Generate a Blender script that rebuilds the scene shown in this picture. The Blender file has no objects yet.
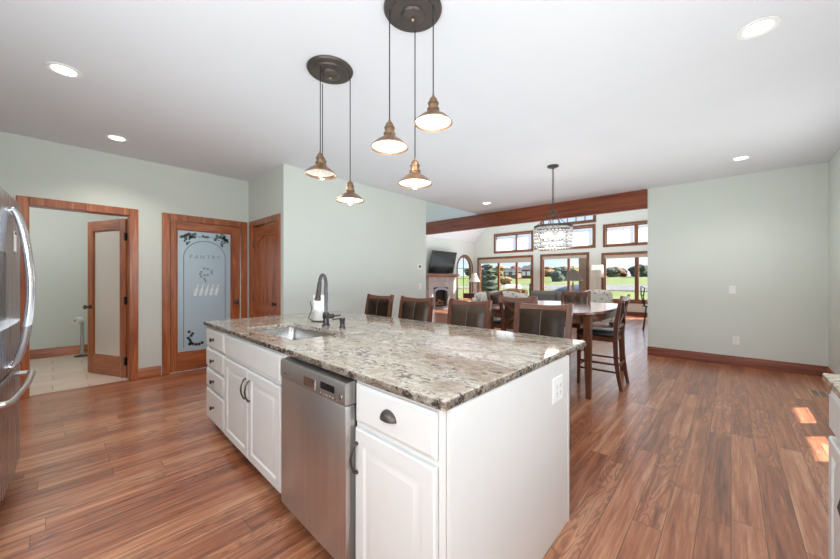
import bpy, bmesh, math, random
from mathutils import Matrix, Vector, noise
random.seed(7)
PI = math.pi
SC = bpy.context.scene
COL = SC.collection

# ------------------------------------------------------------------ camera
CAM_H = 1.27
cam_d = bpy.data.cameras.new('camera')
cam_d.sensor_width = 36.0
cam_d.lens = 338.0 / 840.0 * 36.0
cam_d.clip_start = 0.02
cam_d.clip_end = 600
cam = bpy.data.objects.new('camera', cam_d)
COL.objects.link(cam)
cam.location = (0, 0, CAM_H)
YAW = math.atan2(311, 338)                       # forward direction, counter-clockwise from +X
cam.rotation_euler = (PI / 2, 0, YAW - PI / 2)
SC.camera = cam

# ------------------------------------------------------------------ sky, sun, daylight, added fill, exposure
SC.view_settings.view_transform = 'Standard'
SC.view_settings.look = 'None'
SC.view_settings.gamma = 1.0
SC.view_settings.use_curve_mapping = False
SC.view_settings.exposure = 0.24
SC.cycles.use_denoising = True
SC.cycles.max_bounces = 10
SC.cycles.diffuse_bounces = 6
SC.cycles.glossy_bounces = 4
SC.cycles.transparent_max_bounces = 12
SC.cycles.sample_clamp_indirect = 6.0
SC.cycles.caustics_reflective = False
SC.cycles.caustics_refractive = False

world = bpy.data.worlds.new('sky'); SC.world = world
world.use_nodes = True
wn = world.node_tree; wn.nodes.clear()
w_out = wn.nodes.new('ShaderNodeOutputWorld')
w_bg = wn.nodes.new('ShaderNodeBackground'); w_bg.inputs['Strength'].default_value = 1.15
w_tc = wn.nodes.new('ShaderNodeTexCoord')
w_sep = wn.nodes.new('ShaderNodeSeparateXYZ')
w_ramp = wn.nodes.new('ShaderNodeValToRGB')
e = w_ramp.color_ramp.elements
e[0].position = 0.0; e[0].color = (0.62, 0.76, 0.93, 1)
e[1].position = 0.5; e[1].color = (0.22, 0.44, 0.85, 1)
w_noise = wn.nodes.new('ShaderNodeTexNoise'); w_noise.inputs['Scale'].default_value = 3.2; w_noise.inputs['Detail'].default_value = 7
w_map = wn.nodes.new('ShaderNodeMapping'); w_map.inputs['Scale'].default_value = (1, 1, 3.0)
w_cr = wn.nodes.new('ShaderNodeValToRGB'); w_cr.color_ramp.elements[0].position = 0.47; w_cr.color_ramp.elements[1].position = 0.68
w_mix = wn.nodes.new('ShaderNodeMixRGB'); w_mix.inputs[2].default_value = (0.93, 0.95, 0.98, 1)
L = wn.links.new
L(w_tc.outputs['Generated'], w_sep.inputs[0]); L(w_sep.outputs['Z'], w_ramp.inputs[0])
L(w_tc.outputs['Generated'], w_map.inputs[0]); L(w_map.outputs[0], w_noise.inputs['Vector'])
L(w_noise.outputs['Fac'], w_cr.inputs[0]); L(w_cr.outputs[0], w_mix.inputs[0])
L(w_ramp.outputs[0], w_mix.inputs[1]); L(w_mix.outputs[0], w_bg.inputs['Color']); L(w_bg.outputs[0], w_out.inputs[0])

SUN_EL = math.radians(40)
sun_d = bpy.data.lights.new('sun', 'SUN'); sun_d.energy = 18.0; sun_d.angle = math.radians(0.6); sun_d.color = (1, 0.95, 0.86)
sun = bpy.data.objects.new('sun', sun_d); COL.objects.link(sun)
sdir = Vector((-math.cos(SUN_EL) * 0.7071, math.cos(SUN_EL) * 0.7071, -math.sin(SUN_EL)))
sun.rotation_euler = sdir.to_track_quat('-Z', 'Y').to_euler()
sun.location = (10, -10, 12)


def area(name, loc, direction, sx, sy, power, color=(1, 1, 1), spread=PI):
    d = bpy.data.lights.new(name, 'AREA'); d.shape = 'RECTANGLE'; d.size = sx; d.size_y = sy
    d.energy = power; d.color = color; d.spread = spread
    o = bpy.data.objects.new(name, d); COL.objects.link(o); o.location = loc
    o.rotation_euler = Vector(direction).to_track_quat('-Z', 'Y').to_euler()
    return o


DAY = (0.88, 0.94, 1.0)
area('kitchen_window_daylight', (0.55, -0.90, 1.72), (0, 1, 0), 2.2, 1.1, 36, DAY)
area('patio_door_daylight', (4.85, -0.90, 1.4), (0, 1, 0), 1.5, 1.9, 14, DAY)
area('side_fill', (-0.98, 0.75, 1.72), (1, 0.2, 0), 1.9, 1.1, 34, DAY)  # added fill from the unseen side, brightens fronts facing the refrigerator
area('great_room_window_daylight', (13.7, 4.9, 1.6), (-1, 0, 0.1), 7.5, 1.8, 26, DAY)
area('ceiling_fill_kitchen', (2.7, 1.65, 1.0), (0, 0, 1), 6.4, 3.9, 66, (0.86, 0.95, 1.0))  # added unseen upward fill that evens out the kitchen ceiling
area('ceiling_fill_great_room', (10.2, 4.9, 1.6), (0, 0, 1), 5.5, 7.0, 200, (0.93, 0.97, 1.0))  # the same kind of added upward fill for the great room

# ------------------------------------------------------------------ materials


def lin(r, g, b):
    f = lambda c: (c / 255) / 12.92 if c / 255 <= 0.04045 else ((c / 255 + 0.055) / 1.055) ** 2.4
    return (f(r), f(g), f(b), 1)


def new_mat(name):
    m = bpy.data.materials.new(name); m.use_nodes = True
    nt = m.node_tree
    return m, nt, nt.nodes['Principled BSDF']


def N(nt, kind, **kw):
    n = nt.nodes.new(kind)
    for k, v in kw.items():
        if k in n.inputs.keys():
            n.inputs[k].default_value = v
        else:
            setattr(n, k, v)
    return n


def ramp(nt, stops, interp='LINEAR'):
    r = nt.nodes.new('ShaderNodeValToRGB'); cr = r.color_ramp; cr.interpolation = interp
    while len(cr.elements) < len(stops): cr.elements.new(0.5)
    for el, (p, c) in zip(cr.elements, stops):
        el.position = p; el.color = c if len(c) == 4 else (*c, 1)
    return r


def math_n(nt, op, a, b=None, c=None):
    n = nt.nodes.new('ShaderNodeMath'); n.operation = op
    for i, v in enumerate((a, b, c)):
        if v is None: continue
        if isinstance(v, (int, float)): n.inputs[i].default_value = v
        else: nt.links.new(v, n.inputs[i])
    return n.outputs[0]


def bump(nt, p, height, strength=0.2, dist=0.01):
    b = nt.nodes.new('ShaderNodeBump'); b.inputs['Strength'].default_value = strength; b.inputs['Distance'].default_value = dist
    nt.links.new(height, b.inputs['Height']); nt.links.new(b.outputs[0], p.inputs['Normal'])


def plain(name, rgb, rough=0.5, metal=0.0, var=0.04, scale=8, bmp=0.0, coat=0.0, spec=0.5, emit=None, emit_s=0):
    m, nt, p = new_mat(name)
    c = lin(*rgb)
    tc = N(nt, 'ShaderNodeTexCoord')
    nz = N(nt, 'ShaderNodeTexNoise', Scale=scale, Detail=4.0)
    nt.links.new(tc.outputs['Object'], nz.inputs['Vector'])
    lo = tuple(max(0, x * (1 - var)) for x in c[:3]); hi = tuple(min(1, x * (1 + var)) for x in c[:3])
    r = ramp(nt, [(0.3, lo), (0.7, hi)])
    nt.links.new(nz.outputs['Fac'], r.inputs[0]); nt.links.new(r.outputs[0], p.inputs['Base Color'])
    p.inputs['Roughness'].default_value = rough; p.inputs['Metallic'].default_value = metal
    p.inputs['Coat Weight'].default_value = coat; p.inputs['Specular IOR Level'].default_value = spec
    if bmp: bump(nt, p, nz.outputs['Fac'], bmp, 0.005)
    if emit:
        p.inputs['Emission Color'].default_value = (*emit, 1); p.inputs['Emission Strength'].default_value = emit_s
    return m


def wood(name, dark, mid, light, axis=2, rough=0.32, scale=1.0, coat=0.25):
    """grain stretched along one axis of the object"""
    m, nt, p = new_mat(name)
    tc = N(nt, 'ShaderNodeTexCoord')
    sc = [9 * scale] * 3; sc[axis] = 0.7 * scale
    mp = N(nt, 'ShaderNodeMapping'); mp.inputs['Scale'].default_value = sc
    nt.links.new(tc.outputs['Object'], mp.inputs[0])
    n1 = N(nt, 'ShaderNodeTexNoise', Scale=1.6, Detail=8.0, Roughness=0.62, Distortion=0.8)
    nt.links.new(mp.outputs[0], n1.inputs['Vector'])
    sc2 = [42 * scale] * 3; sc2[axis] = 1.6 * scale
    mp2 = N(nt, 'ShaderNodeMapping'); mp2.inputs['Scale'].default_value = sc2
    nt.links.new(tc.outputs['Object'], mp2.inputs[0])
    n2 = N(nt, 'ShaderNodeTexNoise', Scale=2.2, Detail=3.0)
    nt.links.new(mp2.outputs[0], n2.inputs['Vector'])
    f = math_n(nt, 'MULTIPLY_ADD', n2.outputs['Fac'], 0.35, math_n(nt, 'MULTIPLY', n1.outputs['Fac'], 0.68))
    r = ramp(nt, [(0.32, lin(*dark)), (0.5, lin(*mid)), (0.68, lin(*light))])
    nt.links.new(f, r.inputs[0]); nt.links.new(r.outputs[0], p.inputs['Base Color'])
    p.inputs['Roughness'].default_value = rough; p.inputs['Coat Weight'].default_value = coat; p.inputs['Coat Roughness'].default_value = 0.2
    bump(nt, p, n2.outputs['Fac'], 0.08, 0.002)
    return m


def floor_mat():
    m, nt, p = new_mat('hardwood_planks')
    g = N(nt, 'ShaderNodeNewGeometry'); s = N(nt, 'ShaderNodeSeparateXYZ'); nt.links.new(g.outputs['Position'], s.inputs[0])
    W, LEN = 0.128, 1.35
    yr = math_n(nt, 'DIVIDE', s.outputs['Y'], W); row = math_n(nt, 'FLOOR', yr); fy = math_n(nt, 'FRACT', yr)
    wn1 = N(nt, 'ShaderNodeTexWhiteNoise'); wn1.noise_dimensions = '1D'; nt.links.new(row, wn1.inputs['W'])
    xr = math_n(nt, 'ADD', math_n(nt, 'DIVIDE', s.outputs['X'], LEN), math_n(nt, 'MULTIPLY', wn1.outputs['Value'], 7.3))
    colm = math_n(nt, 'FLOOR', xr); fx = math_n(nt, 'FRACT', xr)
    cmb = N(nt, 'ShaderNodeCombineXYZ'); nt.links.new(row, cmb.inputs[0]); nt.links.new(colm, cmb.inputs[1])
    wn2 = N(nt, 'ShaderNodeTexWhiteNoise'); wn2.noise_dimensions = '2D'; nt.links.new(cmb.outputs[0], wn2.inputs['Vector'])
    bid = wn2.outputs['Value']
    # grain vector: stretched along X, shifted per board
    gv = N(nt, 'ShaderNodeCombineXYZ')
    nt.links.new(math_n(nt, 'MULTIPLY', s.outputs['X'], 1.5), gv.inputs[0])
    nt.links.new(math_n(nt, 'MULTIPLY', s.outputs['Y'], 8.5), gv.inputs[1])
    nt.links.new(math_n(nt, 'MULTIPLY', bid, 91.0), gv.inputs[2])
    n1 = N(nt, 'ShaderNodeTexNoise', Scale=1.0, Detail=3.0, Roughness=0.5, Distortion=0.5)
    nt.links.new(gv.outputs[0], n1.inputs['Vector'])
    # cathedral rings
    ring = math_n(nt, 'SINE', math_n(nt, 'MULTIPLY', n1.outputs['Fac'], 75.0))
    ring = math_n(nt, 'POWER', math_n(nt, 'MULTIPLY_ADD', ring, 0.5, 0.5), 2.6)
    gv2 = N(nt, 'ShaderNodeCombineXYZ')
    nt.links.new(math_n(nt, 'MULTIPLY', s.outputs['X'], 5.0), gv2.inputs[0])
    nt.links.new(math_n(nt, 'MULTIPLY', s.outputs['Y'], 120.0), gv2.inputs[1])
    nt.links.new(math_n(nt, 'MULTIPLY', bid, 33.0), gv2.inputs[2])
    n2 = N(nt, 'ShaderNodeTexNoise', Scale=1.0, Detail=4.0, Roughness=0.6)
    nt.links.new(gv2.outputs[0], n2.inputs['Vector'])
    gv3 = N(nt, 'ShaderNodeCombineXYZ')
    nt.links.new(math_n(nt, 'MULTIPLY', s.outputs['X'], 1.2), gv3.inputs[0])
    nt.links.new(math_n(nt, 'MULTIPLY', s.outputs['Y'], 20.0), gv3.inputs[1])
    nt.links.new(math_n(nt, 'MULTIPLY', bid, 57.0), gv3.inputs[2])
    n3 = N(nt, 'ShaderNodeTexNoise', Scale=1.3, Detail=5.0, Roughness=0.6, Distortion=0.6)
    nt.links.new(gv3.outputs[0], n3.inputs['Vector'])
    tone = math_n(nt, 'MULTIPLY_ADD', bid, 0.22, math_n(nt, 'MULTIPLY', n3.outputs['Fac'], 0.85))
    tone = math_n(nt, 'MULTIPLY_ADD', n2.outputs['Fac'], 0.28, math_n(nt, 'SUBTRACT', tone, 0.13))
    r = ramp(nt, [(0.22, lin(84, 46, 31)), (0.42, lin(144, 83, 56)), (0.56, lin(174, 109, 76)), (0.76, lin(206, 152, 116))])
    nt.links.new(tone, r.inputs[0])
    # only some boards carry strong dark figure
    strong = math_n(nt, 'MULTIPLY', math_n(nt, 'GREATER_THAN', math_n(nt, 'FRACT', math_n(nt, 'MULTIPLY', bid, 7.77)), 0.5), 0.42)
    figure = math_n(nt, 'MULTIPLY', ring, math_n(nt, 'ADD', strong, 0.12))
    mx = N(nt, 'ShaderNodeMixRGB'); mx.inputs[2].default_value = lin(92, 60, 46)
    nt.links.new(figure, mx.inputs[0]); nt.links.new(r.outputs[0], mx.inputs[1])
    # seams
    d1 = math_n(nt, 'MINIMUM', fy, math_n(nt, 'SUBTRACT', 1.0, fy))
    d2 = math_n(nt, 'MULTIPLY', math_n(nt, 'MINIMUM', fx, math_n(nt, 'SUBTRACT', 1.0, fx)), LEN / W)
    seam = math_n(nt, 'LESS_THAN', math_n(nt, 'MINIMUM', d1, d2), 0.013)
    mx2 = N(nt, 'ShaderNodeMixRGB'); mx2.inputs[2].default_value = lin(70, 40, 28)
    nt.links.new(math_n(nt, 'MULTIPLY', seam, 0.75), mx2.inputs[0]); nt.links.new(mx.outputs[0], mx2.inputs[1])
    nt.links.new(mx2.outputs[0], p.inputs['Base Color'])
    rr = math_n(nt, 'MULTIPLY_ADD', n3.outputs['Fac'], 0.16, 0.24)
    nt.links.new(rr, p.inputs['Roughness'])
    p.inputs['Coat Weight'].default_value = 0.6; p.inputs['Coat Roughness'].default_value = 0.2
    hh = math_n(nt, 'SUBTRACT', math_n(nt, 'MULTIPLY_ADD', n3.outputs['Fac'], 0.5, math_n(nt, 'MULTIPLY', n2.outputs['Fac'], 0.2)), math_n(nt, 'MULTIPLY', seam, 0.6))
    bump(nt, p, hh, 0.25, 0.004)
    return m


def granite_mat(name='granite', shift=(0.32, 0.43), rough=0.055):
    m, nt, p = new_mat(name)
    tc = N(nt, 'ShaderNodeTexCoord')
    mp = N(nt, 'ShaderNodeMapping'); mp.inputs['Rotation'].default_value = (0, 0, 0.9); mp.inputs['Scale'].default_value = (1.0, 0.55, 1)
    nt.links.new(tc.outputs['Object'], mp.inputs[0])
    big = N(nt, 'ShaderNodeTexNoise', Scale=9.0, Detail=8.0, Roughness=0.72, Distortion=0.9); nt.links.new(mp.outputs[0], big.inputs['Vector'])
    r1 = ramp(nt, [(shift[0], lin(134, 117, 102)), (shift[1], lin(174, 158, 141)), (0.54, lin(200, 190, 176)), (0.7, lin(220, 214, 206))])
    nt.links.new(big.outputs['Fac'], r1.inputs[0])
    sp = N(nt, 'ShaderNodeTexNoise', Scale=62.0, Detail=4.0, Roughness=0.7, Distortion=0.6); nt.links.new(mp.outputs[0], sp.inputs['Vector'])
    patch = N(nt, 'ShaderNodeTexNoise', Scale=9.0, Detail=5.0, Distortion=1.6); nt.links.new(mp.outputs[0], patch.inputs['Vector'])
    # dark mineral flecks, denser inside drifting veins
    v = math_n(nt, 'MULTIPLY_ADD', patch.outputs['Fac'], 0.5, math_n(nt, 'MULTIPLY', sp.outputs['Fac'], 0.72))
    dk = shift[0] - 0.32
    k1 = ramp(nt, [(0.625 - dk, (0, 0, 0)), (0.67 - dk, (1, 1, 1))]); nt.links.new(v, k1.inputs[0])
    m1 = N(nt, 'ShaderNodeMixRGB'); m1.inputs[2].default_value = lin(140, 120, 106)
    nt.links.new(math_n(nt, 'MULTIPLY', k1.outputs[0], 0.62), m1.inputs[0]); nt.links.new(r1.outputs[0], m1.inputs[1])
    k2 = ramp(nt, [(0.685 - dk * 1.2, (0, 0, 0)), (0.715 - dk * 1.2, (1, 1, 1))]); nt.links.new(v, k2.inputs[0])
    m2 = N(nt, 'ShaderNodeMixRGB'); m2.inputs[2].default_value = lin(84, 74, 70)
    nt.links.new(k2.outputs[0], m2.inputs[0]); nt.links.new(m1.outputs[0], m2.inputs[1])
    fn = N(nt, 'ShaderNodeTexNoise', Scale=120.0, Detail=3.0); nt.links.new(tc.outputs['Object'], fn.inputs['Vector'])
    k3 = ramp(nt, [(0.56, (0, 0, 0)), (0.63, (1, 1, 1))]); nt.links.new(fn.outputs['Fac'], k3.inputs[0])
    m3 = N(nt, 'ShaderNodeMixRGB'); m3.inputs[2].default_value = lin(138, 124, 112)
    nt.links.new(math_n(nt, 'MULTIPLY', k3.outputs[0], 0.6), m3.inputs[0]); nt.links.new(m2.outputs[0], m3.inputs[1])
    nt.links.new(m3.outputs[0], p.inputs['Base Color'])
    p.inputs['Roughness'].default_value = rough; p.inputs['Specular IOR Level'].default_value = 0.6
    return m


def steel_mat(name, rgb, rough=0.3, axis=2):
    m, nt, p = new_mat(name)
    tc = N(nt, 'ShaderNodeTexCoord'); sc = [160.0] * 3; sc[axis] = 1.5
    mp = N(nt, 'ShaderNodeMapping'); mp.inputs['Scale'].default_value = sc
    nz = N(nt, 'ShaderNodeTexNoise', Scale=1.0, Detail=3.0)
    nt.links.new(tc.outputs['Object'], mp.inputs[0]); nt.links.new(mp.outputs[0], nz.inputs['Vector'])
    c = lin(*rgb); r = ramp(nt, [(0.3, tuple(x * 0.9 for x in c[:3])), (0.7, tuple(min(1, x * 1.08) for x in c[:3]))])
    nt.links.new(nz.outputs['Fac'], r.inputs[0]); nt.links.new(r.outputs[0], p.inputs['Base Color'])
    p.inputs['Metallic'].default_value = 1.0
    nt.links.new(math_n(nt, 'MULTIPLY_ADD', nz.outputs['Fac'], 0.12, rough - 0.06), p.inputs['Roughness'])
    return m


def pane_mat(name, tint=(1, 1, 1), gloss=0.07):
    m = bpy.data.materials.new(name); m.use_nodes = True; nt = m.node_tree; nt.nodes.clear()
    o = N(nt, 'ShaderNodeOutputMaterial'); t = N(nt, 'ShaderNodeBsdfTransparent'); t.inputs[0].default_value = (*tint, 1)
    g = N(nt, 'ShaderNodeBsdfGlossy'); g.inputs['Roughness'].default_value = 0.02
    lw = N(nt, 'ShaderNodeLayerWeight'); lw.inputs['Blend'].default_value = 0.5
    fac = math_n(nt, 'MULTIPLY_ADD', math_n(nt, 'POWER', lw.outputs['Facing'], 5.0), 0.5, 0.025)
    mx = N(nt, 'ShaderNodeMixShader'); nt.links.new(fac, mx.inputs[0]); nt.links.new(t.outputs[0], mx.inputs[1]); nt.links.new(g.outputs[0], mx.inputs[2])
    nt.links.new(mx.outputs[0], o.inputs[0])
    return m


def frosted_mat(name, rgb, trans, rough, sub=0.0):
    m, nt, p = new_mat(name)
    tc = N(nt, 'ShaderNodeTexCoord'); nz = N(nt, 'ShaderNodeTexNoise', Scale=3.0, Detail=2.0)
    nt.links.new(tc.outputs['Object'], nz.inputs['Vector'])
    c = lin(*rgb); r = ramp(nt, [(0.3, tuple(x * 0.96 for x in c[:3])), (0.7, c[:3])])
    nt.links.new(nz.outputs['Fac'], r.inputs[0]); nt.links.new(r.outputs[0], p.inputs['Base Color'])
    p.inputs['Transmission Weight'].default_value = trans; p.inputs['Roughness'].default_value = rough
    p.inputs['IOR'].default_value = 1.45; p.inputs['Coat Weight'].default_value = 1.0; p.inputs['Coat Roughness'].default_value = 0.1
    return m


def sheer_mat():
    m = bpy.data.materials.new('sheer_voile'); m.use_nodes = True; nt = m.node_tree; nt.nodes.clear()
    o = N(nt, 'ShaderNodeOutputMaterial'); t = N(nt, 'ShaderNodeBsdfTransparent')
    d = N(nt, 'ShaderNodeBsdfDiffuse'); d.inputs[0].default_value = (0.9, 0.9, 0.9, 1)
    tl = N(nt, 'ShaderNodeBsdfTranslucent'); tl.inputs[0].default_value = (0.9, 0.9, 0.9, 1)
    a = N(nt, 'ShaderNodeMixShader'); a.inputs[0].default_value = 0.6
    nt.links.new(d.outputs[0], a.inputs[1]); nt.links.new(tl.outputs[0], a.inputs[2])
    b = N(nt, 'ShaderNodeMixShader'); b.inputs[0].default_value = 0.62
    nt.links.new(t.outputs[0], b.inputs[1]); nt.links.new(a.outputs[0], b.inputs[2]); nt.links.new(b.outputs[0], o.inputs[0])
    return m


def tile_mat():
    m, nt, p = new_mat('stone_tile')
    g = N(nt, 'ShaderNodeNewGeometry')
    br = N(nt, 'ShaderNodeTexBrick'); br.inputs['Scale'].default_value = 1.0
    br.inputs['Brick Width'].default_value = 0.6; br.inputs['Row Height'].default_value = 0.3; br.inputs['Mortar Size'].default_value = 0.004
    br.inputs['Color1'].default_value = lin(226, 208, 192); br.inputs['Color2'].default_value = lin(214, 196, 180); br.inputs['Mortar'].default_value = lin(168, 154, 138)
    nt.links.new(g.outputs['Position'], br.inputs['Vector'])
    nz = N(nt, 'ShaderNodeTexNoise', Scale=4.0, Detail=6.0); nt.links.new(g.outputs['Position'], nz.inputs['Vector'])
    mx = N(nt, 'ShaderNodeMixRGB'); mx.blend_type = 'MULTIPLY'; mx.inputs[0].default_value = 0.5
    r = ramp(nt, [(0.3, (0.8, 0.78, 0.75)), (0.7, (1, 1, 1))]); nt.links.new(nz.outputs['Fac'], r.inputs[0])
    nt.links.new(br.outputs['Color'], mx.inputs[1]); nt.links.new(r.outputs[0], mx.inputs[2]); nt.links.new(mx.outputs[0], p.inputs['Base Color'])
    p.inputs['Roughness'].default_value = 0.4
    return m


def slate_mat():
    m, nt, p = new_mat('fireplace_stone')
    g = N(nt, 'ShaderNodeTexCoord'); mp = N(nt, 'ShaderNodeMapping'); mp.inputs['Rotation'].default_value = (PI / 2, 0, 0)
    nt.links.new(g.outputs['Object'], mp.inputs[0])
    br = N(nt, 'ShaderNodeTexBrick'); br.offset = 0.0; br.inputs['Scale'].default_value = 1.0
    br.inputs['Brick Width'].default_value = 0.3; br.inputs['Row Height'].default_value = 0.3; br.inputs['Mortar Size'].default_value = 0.006
    br.inputs['Color1'].default_value = lin(206, 200, 196); br.inputs['Color2'].default_value = lin(188, 182, 182); br.inputs['Mortar'].default_value = lin(160, 154, 150)
    nt.links.new(mp.outputs[0], br.inputs['Vector'])
    nz = N(nt, 'ShaderNodeTexNoise', Scale=6.0, Detail=6.0); nt.links.new(g.outputs['Object'], nz.inputs['Vector'])
    mx = N(nt, 'ShaderNodeMixRGB'); mx.blend_type = 'MULTIPLY'; mx.inputs[0].default_value = 0.6
    r = ramp(nt, [(0.3, (0.75, 0.7, 0.68)), (0.7, (1.1, 1.1, 1.1))]); nt.links.new(nz.outputs['Fac'], r.inputs[0])
    nt.links.new(br.outputs['Color'], mx.inputs[1]); nt.links.new(r.outputs[0], mx.inputs[2]); nt.links.new(mx.outputs[0], p.inputs['Base Color'])
    p.inputs['Roughness'].default_value = 0.45
    return m


def leafy(name, a, b, scale=1.2):
    m, nt, p = new_mat(name)
    tc = N(nt, 'ShaderNodeTexCoord'); nz = N(nt, 'ShaderNodeTexNoise', Scale=scale, Detail=8.0, Roughness=0.7)
    nt.links.new(tc.outputs['Object'], nz.inputs['Vector'])
    r = ramp(nt, [(0.35, lin(*a)), (0.65, lin(*b))]); nt.links.new(nz.outputs['Fac'], r.inputs[0]); nt.links.new(r.outputs[0], p.inputs['Base Color'])
    p.inputs['Roughness'].default_value = 0.9
    return m


def floral_mat():
    m, nt, p = new_mat('pale_patterned_fabric')
    tc = N(nt, 'ShaderNodeTexCoord'); v = N(nt, 'ShaderNodeTexVoronoi', Scale=9.0); nt.links.new(tc.outputs['Object'], v.inputs['Vector'])
    r = ramp(nt, [(0.25, lin(168, 172, 166)), (0.42, lin(226, 222, 212))]); nt.links.new(v.outputs['Distance'], r.inputs[0]); nt.links.new(r.outputs[0], p.inputs['Base Color'])
    p.inputs['Roughness'].default_value = 0.9
    return m


M = {}
M['sage'] = plain('sage_wall_paint', (214, 220, 214), 0.85, var=0.012, scale=2)
M['ceiling'] = plain('ceiling_paint', (222, 224, 229), 0.9, var=0.01, scale=3)
M['floor'] = floor_mat()
M['granite'] = granite_mat()
M['granite_edge'] = granite_mat('granite_edge', (0.36, 0.47), 0.2)
CH = ((106, 50, 24), (162, 88, 48), (198, 124, 76))
M['cherry'] = wood('cherry_wood_upright', *CH, axis=2)
M['cherry_x'] = wood('cherry_wood_along', *CH, axis=0)
M['cherry_y'] = wood('cherry_wood_beam', (80, 34, 18), (124, 60, 34), (154, 84, 50), axis=1, scale=0.6, coat=0.05, rough=0.5)
M['window_wood'] = wood('backlit_cherry_wood', (72, 42, 26), (116, 70, 44), (150, 98, 64), axis=2)  # cherry trim with its backlit shade put into a darker colour
M['chair_wood'] = wood('walnut_chair_wood', (58, 31, 20), (94, 55, 38), (130, 83, 58), axis=2, rough=0.3)
M['chair_wood_x'] = wood('walnut_chair_wood_along', (58, 31, 20), (94, 55, 38), (130, 83, 58), axis=0, rough=0.3)
M['table_top'] = wood('table_top_wood', (78, 40, 28), (112, 64, 48), (140, 88, 68), axis=0, rough=0.14, coat=0.6)
M['leather'] = plain('brown_leather', (98, 80, 66), 0.27, var=0.12, scale=14, bmp=0.15)
M['seat_leather'] = plain('black_leather', (38, 37, 40), 0.3, var=0.12, scale=14, bmp=0.12)
M['stitch'] = plain('leather_seam', (112, 98, 86), 0.5)
M['cabinet'] = plain('white_cabinet_paint', (218, 217, 214), 0.38, var=0.012, scale=4)
M['toe'] = plain('dark_toe_kick', (40, 26, 22), 0.6)
M['steel'] = steel_mat('brushed_steel', (208, 203, 199), 0.4, axis=2)
M['steel_fridge'] = steel_mat('fridge_steel', (176, 180, 188), 0.27, axis=2)
M['steel_light'] = steel_mat('polished_steel', (206, 206, 210), 0.18, axis=2)
M['sink_steel'] = steel_mat('sink_steel', (178, 176, 174), 0.26, axis=1)
M['bronze'] = plain('oil_rubbed_bronze', (82, 74, 70), 0.38, 0.6, var=0.15)
M['dark_steel'] = plain('gunmetal', (98, 98, 104), 0.24, 0.95, var=0.1)
M['copper'] = plain('aged_copper', (150, 122, 100), 0.34, 0.85, var=0.2, scale=12)
M['shade_in'] = plain('white_enamel', (240, 236, 226), 0.5)
M['bulb'] = plain('bulb_glow', (255, 240, 215), 0.4, emit=(1, 0.92, 0.78), emit_s=6)
M['can_glow'] = plain('downlight_lens', (255, 244, 225), 0.4, emit=(1, 0.93, 0.8), emit_s=6)
M['white'] = plain('white_plastic', (238, 238, 236), 0.4)
M['socket'] = plain('dark_slots', (90, 88, 86), 0.5)
M['black'] = plain('black_plastic', (20, 20, 22), 0.25)
M['pewter'] = plain('pewter', (128, 118, 110), 0.35, 0.5, var=0.15)
M['paper'] = plain('paper', (226, 225, 221), 0.9, bmp=0.1, scale=40)
M['pane'] = pane_mat('window_glass')
M['frost_blue'] = frosted_mat('etched_glass', (190, 214, 228), 0.08, 0.3)
M['frost_warm'] = frosted_mat('frosted_glass', (242, 234, 226), 0.15, 0.4)
M['etch'] = plain('etched_dark', (106, 122, 120), 0.7)
M['etch_dark'] = plain('etched_black', (38, 44, 46), 0.6)
M['etch_soft'] = plain('etched_soft', (140, 158, 166), 0.7)
M['etch_light'] = plain('etched_white', (236, 244, 248), 0.7)
M['sheer'] = sheer_mat()
M['tile'] = tile_mat()
M['stone'] = slate_mat()
M['screen'] = plain('tv_screen', (14, 15, 18), 0.2, spec=0.25)
M['fire_brass'] = plain('antique_brass', (150, 120, 84), 0.35, 0.8)
M['fire_steel'] = plain('grey_insert_metal', (150, 152, 158), 0.35, 0.7)
M['firebox'] = plain('firebox_brick', (52, 44, 40), 0.9, var=0.3)
M['log'] = plain('fire_log', (140, 104, 70), 0.9, var=0.3, bmp=0.4)
M['floral'] = floral_mat()
M['grey_fabric'] = plain('grey_fabric', (128, 122, 118), 0.9, var=0.08, scale=30, bmp=0.1)
M['lamp_white'] = plain('linen_shade', (232, 226, 212), 0.9)
M['lamp_taupe'] = plain('taupe_shade', (134, 124, 112), 0.9)
M['shade_cloth'] = plain('roller_shade_cloth', (186, 176, 160), 0.9)
M['blind_cloth'] = plain('taupe_blind', (146, 134, 120), 0.9)
M['ceramic'] = plain('ceramic_base', (205, 196, 184), 0.3)
M['lawn'] = leafy('lawn_grass', (76, 90, 36), (98, 110, 50), 0.25)
M['patio'] = plain('patio_concrete', (122, 118, 116), 0.9, var=0.06, scale=3)
M['road'] = plain('cart_path', (150, 150, 152), 0.9)
M['green_leaf'] = leafy('green_leaves', (46, 58, 34), (84, 98, 56))
M['dark_leaf'] = leafy('evergreen_leaves', (38, 48, 40), (66, 80, 60))
M['orange_leaf'] = leafy('orange_leaves', (126, 88, 54), (166, 126, 82))
M['red_leaf'] = leafy('russet_leaves', (92, 54, 48), (128, 80, 66))
M['yellow_leaf'] = leafy('yellow_leaves', (134, 120, 76), (168, 152, 104))
M['bark'] = plain('bark', (84, 68, 56), 0.95, var=0.2)
M['barn'] = plain('red_siding', (130, 46, 36), 0.8)
M['roof'] = plain('grey_roof', (84, 80, 80), 0.9)
M['house'] = plain('tan_siding', (128, 114, 104), 0.85)
M['cover'] = plain('blue_grill_cover', (52, 66, 92), 0.6)
M['vent_tan'] = plain('tan_register', (190, 160, 136), 0.5)
mc, nt, p = new_mat('crystal_beads'); p.inputs['Base Color'].default_value = (0.95, 0.95, 0.97, 1); p.inputs['Roughness'].default_value = 0.12
nzc = N(nt, 'ShaderNodeTexNoise', Scale=30.0); rc = ramp(nt, [(0.3, (0.75, 0.76, 0.8)), (0.7, (0.98, 0.98, 1.0))]); nt.links.new(nzc.outputs['Fac'], rc.inputs[0]); nt.links.new(rc.outputs[0], p.inputs['Base Color'])
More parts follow.
